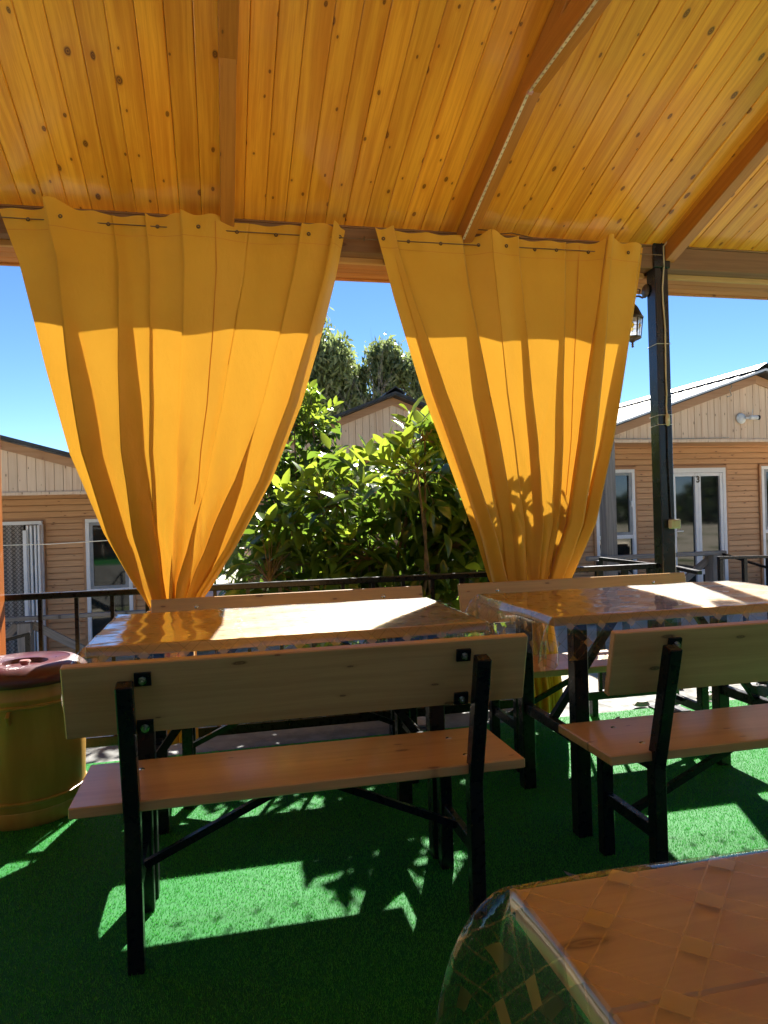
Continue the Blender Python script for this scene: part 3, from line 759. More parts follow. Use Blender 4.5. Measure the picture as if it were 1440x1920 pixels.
b = MB().lathe(prof, n=20); b.v = [(x, y * .62, z) for x, y, z in b.v]; b.build('casing', 'cream', sw, True)
MB().box((0, -.0085, .0), (.008, .004, .014), None, .001).build('slider', 'white2', sw)
jb = empty('junction_box', (2.418, PY - .016, 1.03)); tag(jb, 'cream square socket box fixed low on the black post', 'box')
MB().box((.006, 0, 0), (.062, .030, .050), None, .005).build('housing', 'cream', jb); MB().box((.012, -.0155, .0), (.034, .004, .036), None, .0015).build('cover', 'cream', jb)
for z, lb in ((2.018, 'upper wire tie wound round the black post below the lantern'), (1.628, 'wire tie round the post just above the oval switch'), (1.575, 'wire tie round the post across the oval switch')):
    h = .0435; c = (PX, 3.54)
    pts = [(c[0] - h, c[1] - h, z), (c[0] + h, c[1] - h, z + .002), (c[0] + h, c[1] + h, z), (c[0] - h, c[1] + h, z - .006), (c[0] - h, c[1] - h, z)]
    o = MB().tube(pts, .0017, 5).build('wire_tie', 'rooflight'); tag(o, lb, 'wire')

# ------------------------------------------------------------------ wall lantern behind the post
lt = empty('wall_lantern', (2.362, 3.74, 2.068)); tag(lt, 'ornate bronze lantern with yellow diamond glass hanging by the post', 'lantern')
NS = 6
def ringpt(r_, z, k, off=.5): q = 2 * math.pi * (k + off) / NS; return Vector((r_ * math.cos(q), r_ * math.sin(q), z))
b = MB(); b.lathe([(0, -.018), (.008, -.012), (.005, -.004), (.008, .004), (.004, .010), (.02, .022), (.048, .034), (.052, .040), (.048, .046), (0, .046)], n=NS * 2).build('bottom_finial', 'bronze', lt)
for k in range(NS):
    MB().bar(ringpt(.047, .042, k), ringpt(.060, .150, k), .005).build('cage_bar', 'bronze', lt)
    a0, a1, b0_, b1 = ringpt(.044, .046, k), ringpt(.044, .046, k + 1), ringpt(.057, .148, k), ringpt(.057, .148, k + 1)
    MB().add([a0, a1, b1, b0_], [(0, 1, 2, 3)]).build('glass_pane', 'lglass', lt)
    cc = (a0 + a1 + b0_ + b1) / 4; ax_ = (b1 - b0_).normalized(); up_ = ((b0_ + b1) - (a0 + a1)).normalized(); nn = ax_.cross(up_).normalized()
    if nn.dot(Vector((cc.x, cc.y, 0))) < 0: nn = -nn
    cc = cc + nn * .002 + up_ * .008
    MB().add([cc + ax_ * .011, cc + up_ * .017, cc - ax_ * .011, cc - up_ * .017], [(0, 1, 2, 3)]).build('diamond_pane', 'lyellow', lt)
    ld = MB()
    for p1, p2 in ((cc + ax_ * .011, cc + up_ * .017), (cc + up_ * .017, cc - ax_ * .011), (cc - ax_ * .011, cc - up_ * .017), (cc - up_ * .017, cc + ax_ * .011), (cc + up_ * .017, cc + up_ * .042), (cc - up_ * .017, cc - up_ * .055), (cc + ax_ * .011, cc + ax_ * .026), (cc - ax_ * .011, cc - ax_ * .026)):
        ld.bar(p1 + nn * .001, p2 + nn * .001, .0016)
    ld.build('lead_line', 'bronze', lt)
MB().lathe([(.064, .150), (.066, .158), (.058, .168), (.050, .185), (.036, .215), (.020, .235), (.010, .248), (.014, .256), (.008, .264), (.010, .274), (0, .286)], n=NS * 2).build('roof_cap', 'bronze', lt)
b = MB(); b.tube([(.0, 0, .262), (.012, -.02, .275), (.018, -.05, .268), (.02, -.08, .25), (.03, -.12, .262), (.030, -.152, .262)], .006, 8)
b.tube([(.0, -.01, .30), (.02, -.035, .315), (.02, -.06, .30), (.012, -.065, .285), (.018, -.05, .28)], .004, 8).build('scroll_arm', 'bronze', lt, True)
bp_ = MB().lathe([(0, .0), (.03, .0), (.038, .006), (.03, .012), (0, .014)], n=20).build('wall_plate', 'bronze', lt, True); bp_.location = (-.006, -.160, .262); bp_.rotation_euler = (0, R(-90), 0)

# ------------------------------------------------------------------ wooden houses
def plank_row(root, z0, z1, xa, xb_, holes, y, pitch_, mat='clad', depth=.018):
    """horizontal cladding planks, one object each, cut at openings"""
    z = z0; k = 0
    while z < z1 - .01:
        h = min(pitch_, z1 - z); cuts = [(xa, xb_)]
        for (hx0, hx1, hz0, hz1) in holes:
            if z + h > hz0 + .005 and z < hz1 - .005:
                nc = []
                for a, b in cuts:
                    if hx1 <= a or hx0 >= b: nc.append((a, b)); continue
                    if hx0 > a: nc.append((a, hx0))
                    if hx1 < b: nc.append((hx1, b))
                cuts = nc
        for a, b in cuts:
            if b - a > .03: piece('wall_plank', (a, y + rnd.uniform(-.002, .002), z + h / 2), (b, y + rnd.uniform(-.002, .002), z + h / 2), depth, h - .008, mat, root, .004)
        z += pitch_; k += 1
def gable(root, xl, xr, xapex, y, zb, slope, pitch_):
    x = xl
    zr = lambda q: zb + .0 + slope * (min(q - xl0, xr0 - q))
    xl0, xr0 = xl, xr
    while x < xr - .02:
        a, b = x + .003, min(x + pitch_, xr) - .003
        za, zc = zr(a) - .10, zr(b) - .10
        if max(za, zc) > zb + .03:
            za, zc = max(za, zb + .001), max(zc, zb + .001)
            cxm = (a + b) / 2
            poly = [(a - cxm, 0, zb), (b - cxm, 0, zb)] + [(b - cxm, 0, zc)] + ([(xapex - cxm, 0, zr(xapex) - .10)] if a < xapex < b else []) + [(a - cxm, 0, za)]
            o = MB().prism(poly, (0, .018, 0)).build('gable_board', 'gable', root); o.location = (cxm, y + rnd.uniform(-.002, .002), 0)
        x += pitch_
    apex = Vector((xapex, y - .012, zr(xapex)))
    for xe in (xl, xr):
        e = Vector((xe, y - .012, zb + .0)); d = (apex - e); perp = Vector((-d.z, 0, d.x)).normalized(); 
        if perp.z < 0: perp = -perp
        MB().prism([e - perp * .115, apex - Vector((0, 0, .12)), apex - Vector((0, 0, .0)), e], (0, -.02, 0)).build('barge_board', 'trim', root)
def window(root, x0, x1, z0, z1, y, split=None, tilt=False, name='window'):
    fw = .055
    f = MB()
    f.box(((x0 + x1) / 2, y, z1 - fw / 2), (x1 - x0, .07, fw), None, .004); f.box(((x0 + x1) / 2, y, z0 + fw / 2), (x1 - x0, .07, fw), None, .004)
    for xx_ in (x0 + fw / 2, x1 - fw / 2): f.box((xx_, y, (z0 + z1) / 2), (fw, .07, z1 - z0 - 2 * fw - .001), None, .004)
    if split: f.box(((x0 + x1) / 2, y, split), (x1 - x0 - 2 * fw - .001, .068, .06), None, .004)
    fr = f.build(name, 'white', root)
    secs = [(z0 + fw, (split - .03) if split else z1 - fw)] + ([(split + .03, z1 - fw)] if split else [])
    for k, (a, b) in enumerate(secs):
        if k == 1 or not split:
            s = MB(); sw_ = .045
            s.box(((x0 + x1) / 2, y, b - sw_ / 2), (x1 - x0 - 2 * fw - .004, .05, sw_)); s.box(((x0 + x1) / 2, y, a + sw_ / 2), (x1 - x0 - 2 * fw - .004, .05, sw_))
            for q in (x0 + fw + sw_ / 2 + .002, x1 - fw - sw_ / 2 - .002): s.box((q, y, (a + b) / 2), (sw_, .05, b - a - 2 * sw_ - .001))
            o = s.build('sash', 'greyframe', fr)
            MB().box(((x0 + x1) / 2, y + .01, (a + b) / 2), (x1 - x0 - 2 * fw - 2 * sw_, .008, b - a - 2 * sw_)).build('pane', 'glass', fr)
            MB().box((x1 - fw - .02, y - .04, (a + b) / 2), (.018, .03, .09)).build('handle', 'white', fr)
        else:
            MB().box(((x0 + x1) / 2, y + .012, (a + b) / 2), (x1 - x0 - 2 * fw, .008, b - a)).build('pane', 'glass', fr)
    # timber trim round it
    t = MB(); tw = .035
    t.box(((x0 + x1) / 2, y - .008, z1 + tw / 2 + .001), (x1 - x0 + 2 * tw, .05, tw)); 
    for q in (x0 - tw / 2 - .001, x1 + tw / 2 + .001): t.box((q, y - .008, (z0 + z1) / 2), (tw, .05, z1 - z0))
    t.build('window_trim', 'trim', root)
    return fr
def roof(root, xl, xr, xa, y0, y1, zb, slope, edge, oh=.18, th=.035):
    za = zb + slope * (xa - xl)
    for xe, s in ((xl, -1), (xr, 1)):
        ex = xe + s * oh; ez = za - slope * abs(ex - xa)
        MB().prism([(ex, y0 - .22, ez + .012), (xa, y0 - .22, za + .012), (xa, y0 - .22, za + .012 + th), (ex, y0 - .22, ez + .012 + th)], (0, y1 - y0 + .3, 0)).build('roof_sheet', 'roofdark', root)
        MB().prism([(ex, y0 - .245, ez + .012 + th * .6), (xa, y0 - .245, za + .012 + th * .6), (xa, y0 - .245, za + .030 + th), (ex, y0 - .245, ez + .030 + th)], (0, .05, 0)).build('verge_trim', edge, root)
        # corrugations on top
        c = MB(); n = int((y1 - y0) / .25)
        for k in range(n): c.bar((ex, y0 + .1 + k * .25, ez + .020 + th), (xa, y0 + .1 + k * .25, za + .020 + th), .04, .02)
        c.build('roof_rib', 'rooflight' if edge == 'rooflight' else 'roofdark', root)
    cp = MB(); cp.prism([(xa - .16, y0 - .26, za - slope * .16 + .085), (xa, y0 - .26, za + .125), (xa + .16, y0 - .26, za - slope * .16 + .085), (xa + .16, y0 - .26, za - slope * .16 + .10), (xa, y0 - .26, za + .145), (xa - .16, y0 - .26, za - slope * .16 + .10)], (0, y1 - y0 + .3, 0))
    cp.build('ridge_cap', 'roofdark', root)
def house(label, xl, xr, yg, yw, zf, zb, slope, holes, edge, wall_x=None, top_plain=0.):
    h = empty('wooden_house', ((xl + xr) / 2, yw, 0)); inv = Vector((-(xl + xr) / 2, -yw, 0)); tag(h, label, 'house', 'wooden holiday cabins')
    xa = (xl + xr) / 2; ox = xa; wx = wall_x or (xl + .15, xr - .15)
    H_ = [(a - ox, b - ox, c, d) for a, b, c, d in holes]
    plank_row(h, zf, zb + .1, wx[0] - ox, wx[1] - ox, [(a - .037, b + .037, c, d + .037) for a, b, c, d in H_], 0, .092)
    MB().box(((wx[0] + wx[1]) / 2 - ox, 2.0, (zf + zb) / 2), (wx[1] - wx[0] - .02, 3.96, zb - zf + .15)).build('wall_core', 'trim', h)
    gable(h, xl - ox, xr - ox, 0, yg - yw, zb, slope, .112)
    roof(h, xl - ox, xr - ox, 0, yg - yw, 4.2, zb, slope, edge)
    MB().prism([(xl - ox + .05, yg - yw + .03, zb + .002), (xr - ox - .05, yg - yw + .03, zb + .002), (0, yg - yw + .03, zb + slope * (xa - xl) - .05)], (0, .02, 0)).build('gable_backing', 'trim', h)
    # porch ceiling and pale strip below the gable
    MB().box((0, (yg - yw) / 2 + .03, zb + .02), (xr - xl, yw - yg - .06, .02)).build('porch_ceiling', 'clad', h)
    piece('gable_strip', (xl - ox, yg - yw - .018, zb - .018), (xr - ox, yg - yw - .018, zb - .018), .03, .045, 'gable', h, .003)
    # deck
    MB().box((0, (yg - yw) / 2 - .1, zf - .08), (xr - xl, yw - yg + .2, .12)).build('deck', 'grey_wood', h)
    return h, ox, yw
# right cabin (number 3)
hR, ox, oy = house('right wooden cabin with white double door number 3 beyond the post', 4.95, 10.85, 9.3, 10.5, -.33, 2.075, .325,
                   [(5.87, 6.576, -.28, 1.72), (7.20, 8.27, -.33, 1.725), (8.97, 9.70, -.28, 1.74)], 'rooflight')
window(hR, 5.87 - ox, 6.576 - ox, -.28, 1.72, -.01, .63); window(hR, 8.97 - ox, 9.70 - ox, -.28, 1.74, -.01, .63)
def french_door(root, x0, x1, z0, z1, y, num=None):
    d = MB(); fw = .06
    d.box(((x0 + x1) / 2, y, z1 - .04), (x1 - x0, .08, .08), None, .004)
    for q in (x0 + .03, x1 - .03): d.box((q, y, (z0 + z1) / 2 - .04), (.06, .08, z1 - z0 - .081), None, .004)
    dr = d.build('door_frame', 'white', root)
    xm = (x0 + x1) / 2
    for (a, b) in ((x0 + .062, xm - .001), (xm + .001, x1 - .062)):
        lf = MB(); sw_ = .055
        for q in (a + sw_ / 2, b - sw_ / 2): lf.box((q, y - .006, (z0 + z1) / 2 - .04), (sw_, .06, z1 - z0 - .09), None, .004)
        for (c, hh) in ((z1 - .11, .055), (z0 + .33, .08), (z0 + .04, .07)): lf.box(((a + b) / 2, y - .006, c), (b - a - 2 * sw_ - .001, .058, hh), None, .003)
        l = lf.build('door_leaf', 'white', root)
        MB().box(((a + b) / 2, y + .01, (z0 + .37 + z1 - .137) / 2), (b - a - 2 * sw_, .01, z1 - .137 - z0 - .37)).build('pane', 'glass', l)
        MB().box(((a + b) / 2, y + .01, z0 + .183), (b - a - 2 * sw_, .01, .214)).build('pane', 'glass', l)
    hd = MB(); hd.box((x0 + .095, y - .045, z0 + 1.0), (.03, .016, .14), None, .003); hd.bar((x0 + .095, y - .075, z0 + 1.02), (x0 + .21, y - .075, z0 + 1.02), .016); hd.bar((x0 + .095, y - .04, z0 + 1.02), (x0 + .095, y - .075, z0 + 1.02), .014)
    hd.build('door_handle', 'white', root)
    t = MB(); tw = .035
    t.box(((x0 + x1) / 2, y - .008, z1 + tw / 2 + .001), (x1 - x0 + 2 * tw, .05, tw))
    for q in (x0 - tw / 2 - .001, x1 + tw / 2 + .001): t.box((q, y - .008, (z0 + z1) / 2), (tw, .05, z1 - z0))
    t.build('door_trim', 'trim', root)
    if num:
        cu = bpy.data.curves.new('house_number', 'FONT'); cu.body = num; cu.size = .15; cu.extrude = .002; cu.align_x = 'CENTER'; cu.offset = .003
        to = bpy.data.objects.new('tmp', cu); col.objects.link(to)
        dg = bpy.context.evaluated_depsgraph_get(); me = bpy.data.meshes.new_from_object(to.evaluated_get(dg)); bpy.data.objects.remove(to)
        me.materials.clear(); me.materials.append(M['greyframe']); me.materials[0] = M['bark']
        o = link('house_number', me, root, (xm, y - .042, z1 - .24), (R(90), 0, 0))
french_door(hR, 7.20 - ox, 8.27 - ox, -.33, 1.725, -.01, '3')
# left cabin
hL, oxl, oyl = house('left wooden cabin with open white door and patterned curtain, behind the bin', -6.6, -.35, 10.3, 11.5, -.92, 1.53, .285,
                     [(-1.952, -1.30, -.85, 1.16), (-3.45, -2.54, -.92, 1.15)], 'roofdark')
window(hL, -1.952 - oxl, -1.30 - oxl, -.85, 1.16, -.01, .08)
# open doorway: frame, folded leaf, patterned curtain
dd = MB()
dd.box((-3.0 - oxl, -.01, 1.125), (.90, .08, .05)); dd.box((-3.425 - oxl, -.01, .09), (.05, .08, 2.02)); dd.box((-2.565 - oxl, -.01, .09), (.05, .08, 2.02)); dd.build('door_frame', 'white', hL)
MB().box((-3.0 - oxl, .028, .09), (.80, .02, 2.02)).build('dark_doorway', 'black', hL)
lc = MB(); n = 60; vs = []; 
for k in range(n + 1):
    x = -3.40 + .60 * k / n; yy = -.045 + .02 * math.sin(k * .55)
    if .34 < k / n < .40: continue
    vs.append((x - oxl, yy))
pp = [(x, y, -.90) for x, y in vs] + [(x, y, 1.10) for x, y in vs]; nn_ = len(vs)
lc.add(pp, [(k, k + 1, nn_ + k + 1, nn_ + k) for k in range(nn_ - 1) if vs[k + 1][0] - vs[k][0] < .02]).build('door_curtain', 'lace', hL, True)
lf = MB()
for k in range(4): lf.box((-2.72 + k * .052 - oxl, -.10 - .02 * (k % 2), .09), (.030, .14, 2.0), None, .004)
o = lf.build('folded_door_leaf', 'white', hL)
MB().box((-2.745 - oxl, -.2, .05), (.05, .03, 1.94), None, .004).build('door_leaf', 'white', hL)
# middle cabin
hM, oxm, oym = house('middle wooden cabin with dark ridged roof, behind the lemon tree', .35, 5.15, 11.2, 12.2, -.62, 2.03, .39,
                     [(4.05, 4.62, -.40, 1.45), (1.2, 2.0, -.6, 1.45)], 'roofdark', (.5, 4.85))
window(hM, 4.05 - oxm, 4.62 - oxm, -.40, 1.45, -.01, .28); french_door(hM, 1.2 - oxm, 2.0 - oxm, -.6, 1.45, -.01)

# security camera on the right gable
sc_ = empty('security_camera', (7.63, 9.27, 2.385)); tag(sc_, 'white round security camera on the right cabin gable', 'camera')
b = MB().lathe([(0, .035), (.04, .03), (.07, .012), (.08, 0), (.08, -.01), (0, -.01)], n=28).build('mount', 'white2', sc_, True); b.rotation_euler = (R(90), 0, 0)
MB().bar((.03, -.05, 0), (.16, -.07, .005), .022).build('arm', 'white2', sc_)
b = MB().lathe([(0, .0), (.03, .0), (.034, .01), (.034, .12), (.03, .125)], n=20).build('barrel', 'white2', sc_, True); b.location = (.09, -.075, .005); b.rotation_euler = (0, R(90), 0)
b = MB().lathe([(.033, .0), (.036, .0), (.036, .03), (0, .03)], n=20).build('lens', 'black', sc_, True); b.location = (.213, -.075, .005); b.rotation_euler = (0, R(90), 0)
MB().tube([(.13, -.07, .03), (.14, -.07, .13)], .005, 6).build('antenna', 'white2', sc_)
o = MB().tube([(7.42, 9.22, 2.95), (7.44, 9.22, 2.84), (7.40, 9.22, 2.80), (7.43, 9.22, 2.72), (7.36, 9.22, 2.70)], .008, 6).build('hanging_wire', 'wire'); tag(o, 'kinked grey wire hanging from the gable peak of the right cabin', 'wire')
o = MB().tube([(4.98, 9.265, 2.12), (5.3, 9.262, 2.11), (5.6, 9.262, 2.095), (6.4, 9.262, 2.085), (7.4, 9.262, 2.10)], .005, 5).build('cable_run', 'wire'); tag(o, 'thin grey wire stapled along the bottom of the right gable', 'wire')

# weathered deck railings
def deck_rail(label, x, y, zt, zg, posts, rails, braces):
    r_ = empty('deck_railing', (x, y, 0)); tag(r_, label, 'railing', 'weathered timber deck railings')
    for (px, z0, z1, wd) in posts: piece('rail_post', (px - x, 0, z0), (px - x, 0, z1), wd, wd, 'grey_wood', r_, .008)
    for (a, b, z, hh) in rails: piece('hand_rail', (a - x, -.06, z), (b - x, -.06, z), .09, hh, 'grey_wood', r_, .006)
    for (a, z0, b, z1) in braces: piece('brace', (a - x, .03, z0), (b - x, .03, z1), .04, .10, 'grey_wood', r_, .006)
    return r_
deck_rail('grey weathered deck rail with tall post at the right cabin', 6.2, 9.25, .4, -.4,
          [(5.38, -.6, 2.05, .17), (7.09, -.6, .40, .20), (6.25, -.6, .36, .10)], [(5.0, 7.22, .405, .06)], [(5.45, .33, 6.15, -.25), (6.15, -.28, 7.05, .34), (4.98, .1, 5.3, -.35)])
deck_rail('grey weathered deck rail and slanting brace at the left cabin', -2.1, 9.8, -.06, -.9,
          [(-2.40, -1.1, -.12, .16), (-1.0, -1.1, -.06, .12), (-3.6, -1.1, -.06, .12)], [(-3.7, -.9, -.06, .05)], [(-2.33, -.15, -1.55, -.62), (-3.3, -.9, -2.5, -.15)])
deck_rail('grey weathered deck rail of the middle cabin behind the lemon tree', 3.6, 11.0, .2, -.6,
          [(2.6, -.8, .2, .12), (4.0, -.8, .2, .12), (4.75, -.8, .2, .12)], [(1.0, 4.85, .20, .06)], [(2.7, .12, 3.9, -.5)])
# black iron stair rails outside
def iron_rail(label, pts, posts, drop=.0):
    r_ = empty('stair_rail', pts[0]); o0 = Vector(pts[0]); tag(r_, label, 'handrail', 'black iron handrails by the steps')
    for a, b in zip(pts, pts[1:]): piece('rail_bar', Vector(a) - o0, Vector(b) - o0, .045, .03, 'black', r_, .003)
    for p_, h_ in posts: piece('rail_post', Vector(p_) - o0 + Vector((0, 0, -h_)), Vector(p_) - o0 + Vector((0, 0, -.016)), .045, .045, 'black', r_, .003)
    return r_
iron_rail('black iron handrail sloping down from the right cabin deck', [(7.15, 9.2, .40), (7.32, 8.3, .20), (7.0, 7.3, .10)], [((7.32, 8.3, .20), .9)])
iron_rail('black iron railing at the right edge beyond the post', [(5.10, 6.6, .56), (6.4, 6.6, .53)], [((5.125, 6.6, .56), 1.2), ((5.42, 6.6, .555), 1.2), ((5.72, 6.6, .55), 1.2), ((6.02, 6.6, .54), 1.2)])
iron_rail('short black iron railing seen left of the post foot', [(3.22, 5.7, .68), (3.62, 5.2, .62), (3.62, 4.9, .6)], [((3.22, 5.7, .68), 1.3), ((3.36, 5.53, .66), 1.3), ((3.5, 5.36, .64), 1.3), ((3.62, 5.2, .62), 1.3)])
iron_rail('black iron handrail at the lower left before the cabin door', [(-1.75, 7.3, .10), (-1.99, 7.25, .05), (-2.15, 7.2, -.15), (-2.35, 7.1, -.5)], [((-1.77, 7.3, .1), 1.0), ((-2.0, 7.25, .05), 1.0)])

# clothes line
cl = empty('clothes_line', (-2.0, 7.0, 0)); tag(cl, 'thin clothes line with a green peg before the left cabin', 'clothes line')
Lx = lambda x: -.97 + 0
MB().tube([(-.9, 0, .995), (-.4, 0, .955), (0, 0, .94), (.5, 0, .935), (1.3, 0, .96), (2.2, 0, 1.0)], .004, 6).build('line', 'white2', cl, True)
MB().box((-.07, 0, .935), (.014, .02, .085), None, .003).build('clothes_peg', 'green_peg', cl)

def dry_leaf(x, y, rz, label):
    v = [(-.03, 0, .012), (-.012, -.011, .016), (.014, -.010, .014), (.032, 0, .020), (.014, .010, .018), (-.012, .011, .013), (0, 0, .011)]
    o = MB().add(v, [(0, 1, 6), (1, 2, 6), (2, 3, 6), (3, 4, 6), (4, 5, 6), (5, 0, 6)]).build('dry_leaf', 'grey_wood', None, False, (x, y, 0)); o.rotation_euler = (0, 0, rz); tag(o, label, 'leaf')
dry_leaf(2.02, 3.44, .6, 'dry curled leaf on the turf at its far edge beyond the right table')
dry_leaf(1.02, 2.02, 2.1, 'dry curled leaf on the turf between the two front benches')
# shoes and stones on the far carpet edge
def shoe(x, y, rz, label):
    s = empty('sneaker', (x, y, .008), rz); tag(s, label, 'shoe', 'sneakers left on the carpet')
    outline = [(-.13, .030), (-.10, .042), (0, .036), (.08, .046), (.12, .034), (.138, 0), (.12, -.034), (.08, -.044), (0, -.034), (-.10, -.038), (-.13, -.028)]
    MB().prism([(a, b, 0) for a, b in outline], (0, 0, .028)).build('sole', 'shoe_white', s)
    vs = []; hs = [(.0285, 1.0), (.055, .93), (.08, .72)]
    for z, k in hs:
        for a, b in outline: vs.append((a * (.97 if z < .03 else k if a > 0 else .96), b * k, z + (.025 if a < -.05 and z > .05 else 0)))
    n = len(outline); fs = [(j * n + i, j * n + (i + 1) % n, (j + 1) * n + (i + 1) % n, (j + 1) * n + i) for j in range(2) for i in range(n)] + [tuple(2 * n + i for i in range(n))]
    MB().add(vs, fs).build('upper', 'shoe_black', s, True)
    lc_ = MB()
    for k in range(4): lc_.bar((.0 + k * .018, -.022, .086 - k * .003), (.0 + k * .018, .022, .086 - k * .003), .004)
    lc_.build('lace', 'shoe_white', s)
shoe(2.99, 3.53, .5, 'black sneaker with white sole behind the right bench, the nearer one'); shoe(3.10, 3.62, .7, 'black sneaker with white sole behind the right bench, the farther one')
for k, (x, y, r_) in enumerate([(2.30, 3.66, .035), (2.71, 3.66, .04), (2.80, 3.67, .03), (1.005, 3.70, .045)]):
    b = MB(); vs = []
    b.lathe([(0, 0), (r_, .004), (r_ * 1.15, r_ * .4), (r_ * .8, r_ * .85), (0, r_)], n=9)
    b.v = [(vx * (1.25 + .2 * math.sin(vx * 90 + k)), vy * (1 + .15 * math.cos(vy * 70 + k)), vz) for vx, vy, vz in b.v]
    o = b.build('stone', 'stone', None, True, (x, y, 0)); tag(o, ['pale stone at the carpet edge by the foot of the black post', 'pale stone at the carpet edge right of the black post', 'smallest pale stone at the carpet edge right of the black post', 'pale stone on the concrete behind the left bench'][k], 'stone')
o = MB().tube([(2.60, 3.5, .010), (2.64, 3.56, .05), (2.70, 3.6, .065), (2.76, 3.6, .04), (2.80, 3.57, .012)], .006, 8).build('plastic_hoop', 'rooflight', smooth=True); tag(o, 'thin grey plastic hoop lying on the carpet edge behind right bench', 'hoop')

# ------------------------------------------------------------------ trees
def leaf_mesh(name, mat, L_, W_, bend, fold):
    # 4 x 2 grid leaf with a folded midrib and a drooping tip, 12 quads/tris
    st = [(0, 0), (.18, .62), (.42, 1.), (.68, .82), (.88, .38), (1., 0)]
    vs = []; fs = []
    for t, w_ in st:
        z = -bend * L_ * t * t; x = L_ * t
        vs += [(x, -w_ * W_ / 2, z + fold * w_ * W_ / 2), (x, 0, z), (x, w_ * W_ / 2, z + fold * w_ * W_ / 2)]
    for i in range(len(st) - 1):
        fs += [(3 * i, 3 * i + 1, 3 * i + 4, 3 * i + 3), (3 * i + 1, 3 * i + 2, 3 * i + 5, 3 * i + 4)]
    me = bpy.data.meshes.new(name); me.from_pydata(vs, [], fs); me.materials.append(M[mat]); me.polygons.foreach_set('use_smooth', [True] * len(fs)); me.update()
    return me, vs, fs
def branch_tree(rs, base, height, spread, levels, seedpts):
    """limbs from the base to the crown points: returns list of (pts, radii) and twig ends"""
    segs = []; base = Vector(base); trunk_top = base + Vector((rs.uniform(-.1, .1), rs.uniform(-.1, .1), height * .32))
    segs.append(([base, base.lerp(trunk_top, .5) + Vector((rs.uniform(-.03, .03), rs.uniform(-.03, .03), 0)), trunk_top], [.045, .038, .034]))
    for p_ in seedpts:
        a = trunk_top.lerp(base, rs.uniform(0, .3)); m1 = a.lerp(p_, .5) + Vector((rs.uniform(-.12, .12), rs.uniform(-.12, .12), rs.uniform(-.02, .16)))
        segs.append(([a, m1, Vector(p_)], [.018, .011, .005]))
    return segs
def citrus(label, base, ells, n_leaf, n_obj, seed, young_z, leaf_len=(.12, .20), cat='tree'):
    rs = random.Random(seed)
    root = empty('citrus_tree', base); tag(root, label, cat, 'citrus trees outside'); B = Vector(base)
    lm = [leaf_mesh('leaf', 'leaf', 1., .46, .22, .30), leaf_mesh('leaf', 'leaf', 1., .40, .38, .45), leaf_mesh('leaf', 'youngleaf', 1., .42, .10, .35)]
    tips = []
    for (c, r3, wgt) in ells:
        for _ in range(int(wgt)):
            while True:
                q = Vector((rs.uniform(-1, 1), rs.uniform(-1, 1), rs.uniform(-1, 1)))
                if .35 < q.length < 1: break
            q = q * (.55 + .45 * q.length ** .3) if rs.random() < .7 else q
            tips.append(Vector((c[0] + q.x * r3[0], c[1] + q.y * r3[1], c[2] + q.z * r3[2])))
    hubs = rs.sample(tips, min(26, len(tips)))
    tr = MB(); tb_ = [Vector(c) for c, _, _ in ells]
    for pts, rr in branch_tree(rs, (0, 0, 0), 1.6, 1, 2, [h - B for h in hubs]): tr.tube(pts, rr, 7)
    tr.build('trunk', 'bark', root, True)
    tw = MB(); leaves = []
    per = max(4, int(n_leaf / len(tips)))
    for t in tips:
        h = min(hubs, key=lambda q: (q - t).length); d = (t - h)
        if d.length > .02:
            mid_ = h.lerp(t, .5) + Vector((0, 0, .04)); tw.tube([h - B, mid_ - B, t - B], [.004, .003, .0018], 4, False)
        up = (d.normalized() if d.length > .02 else Vector((0, 0, 1))) + Vector((rs.uniform(-.5, .5), rs.uniform(-.5, .5), .9)); up.normalize()
        young = t.z > young_z and rs.random() < .65 or rs.random() < .06
        stem = rs.uniform(.07, .16)
        for k in range(per):
            f = k / per; q = t + up * stem * (f - .3); az_ = k * 2.4 + rs.uniform(-.4, .4)
            side = up.orthogonal().normalized(); side = Matrix.Rotation(az_, 3, up) @ side
            drp = rs.uniform(-.75, .05) if not young else rs.uniform(.1, .9)
            dr = (side + up * (.25 + .5 * f if young else .1) + Vector((0, 0, drp))).normalized()
            ln_ = rs.uniform(*leaf_len) * (1 if not young else .9)
            leaves.append((q, dr, ln_, 2 if young else rs.choice((0, 1)), rs.uniform(-.9, .9)))
    tw.build('twig', 'bark', root)['kind'] = 'stuff'
    cam_ = Vector((0, 0, 1.14))
    leaves.sort(key=lambda l: (l[0] - cam_).length / l[2])
    def mat_of(l):
        x = l[1]; y = Z0.cross(x); y = y.normalized() if y.length > .05 else Vector((0, 1, 0)); z = x.cross(y)
        rm = Matrix((x, y, z)).transposed(); rm = rm @ Matrix.Rotation(l[4], 3, 'X')
        return Matrix.Translation(l[0] - B) @ (rm * l[2]).to_4x4() if False else Matrix.Translation(l[0] - B) @ rm.to_4x4() @ Matrix.Scale(l[2], 4)
    for l in leaves[:n_obj]:
        o = link('leaf', lm[l[3]][0], root); o.matrix_local = mat_of(l)
    for mi, nm, mt in ((0, 'foliage', 'leaf'), (1, 'foliage', 'leaf'), (2, 'young_foliage', 'youngleaf')):
        vs = []; fs = []; mv = np.array(lm[mi][1]); mf = lm[mi][2]
        for l in leaves[n_obj:]:
            if l[3] != mi: continue
            mm = np.array(mat_of(l)); o_ = len(vs); vs.extend(map(tuple, mv @ mm[:3, :3].T + mm[:3, 3])); fs.extend(tuple(i + o_ for i in f) for f in mf)
        me = bpy.data.meshes.new(nm); me.from_pydata(vs, [], fs); me.materials.append(M[mt]); me.polygons.foreach_set('use_smooth', [True] * len(fs)); me.update()
        o = link(nm, me, root); o['kind'] = 'stuff'
    return root, leaves
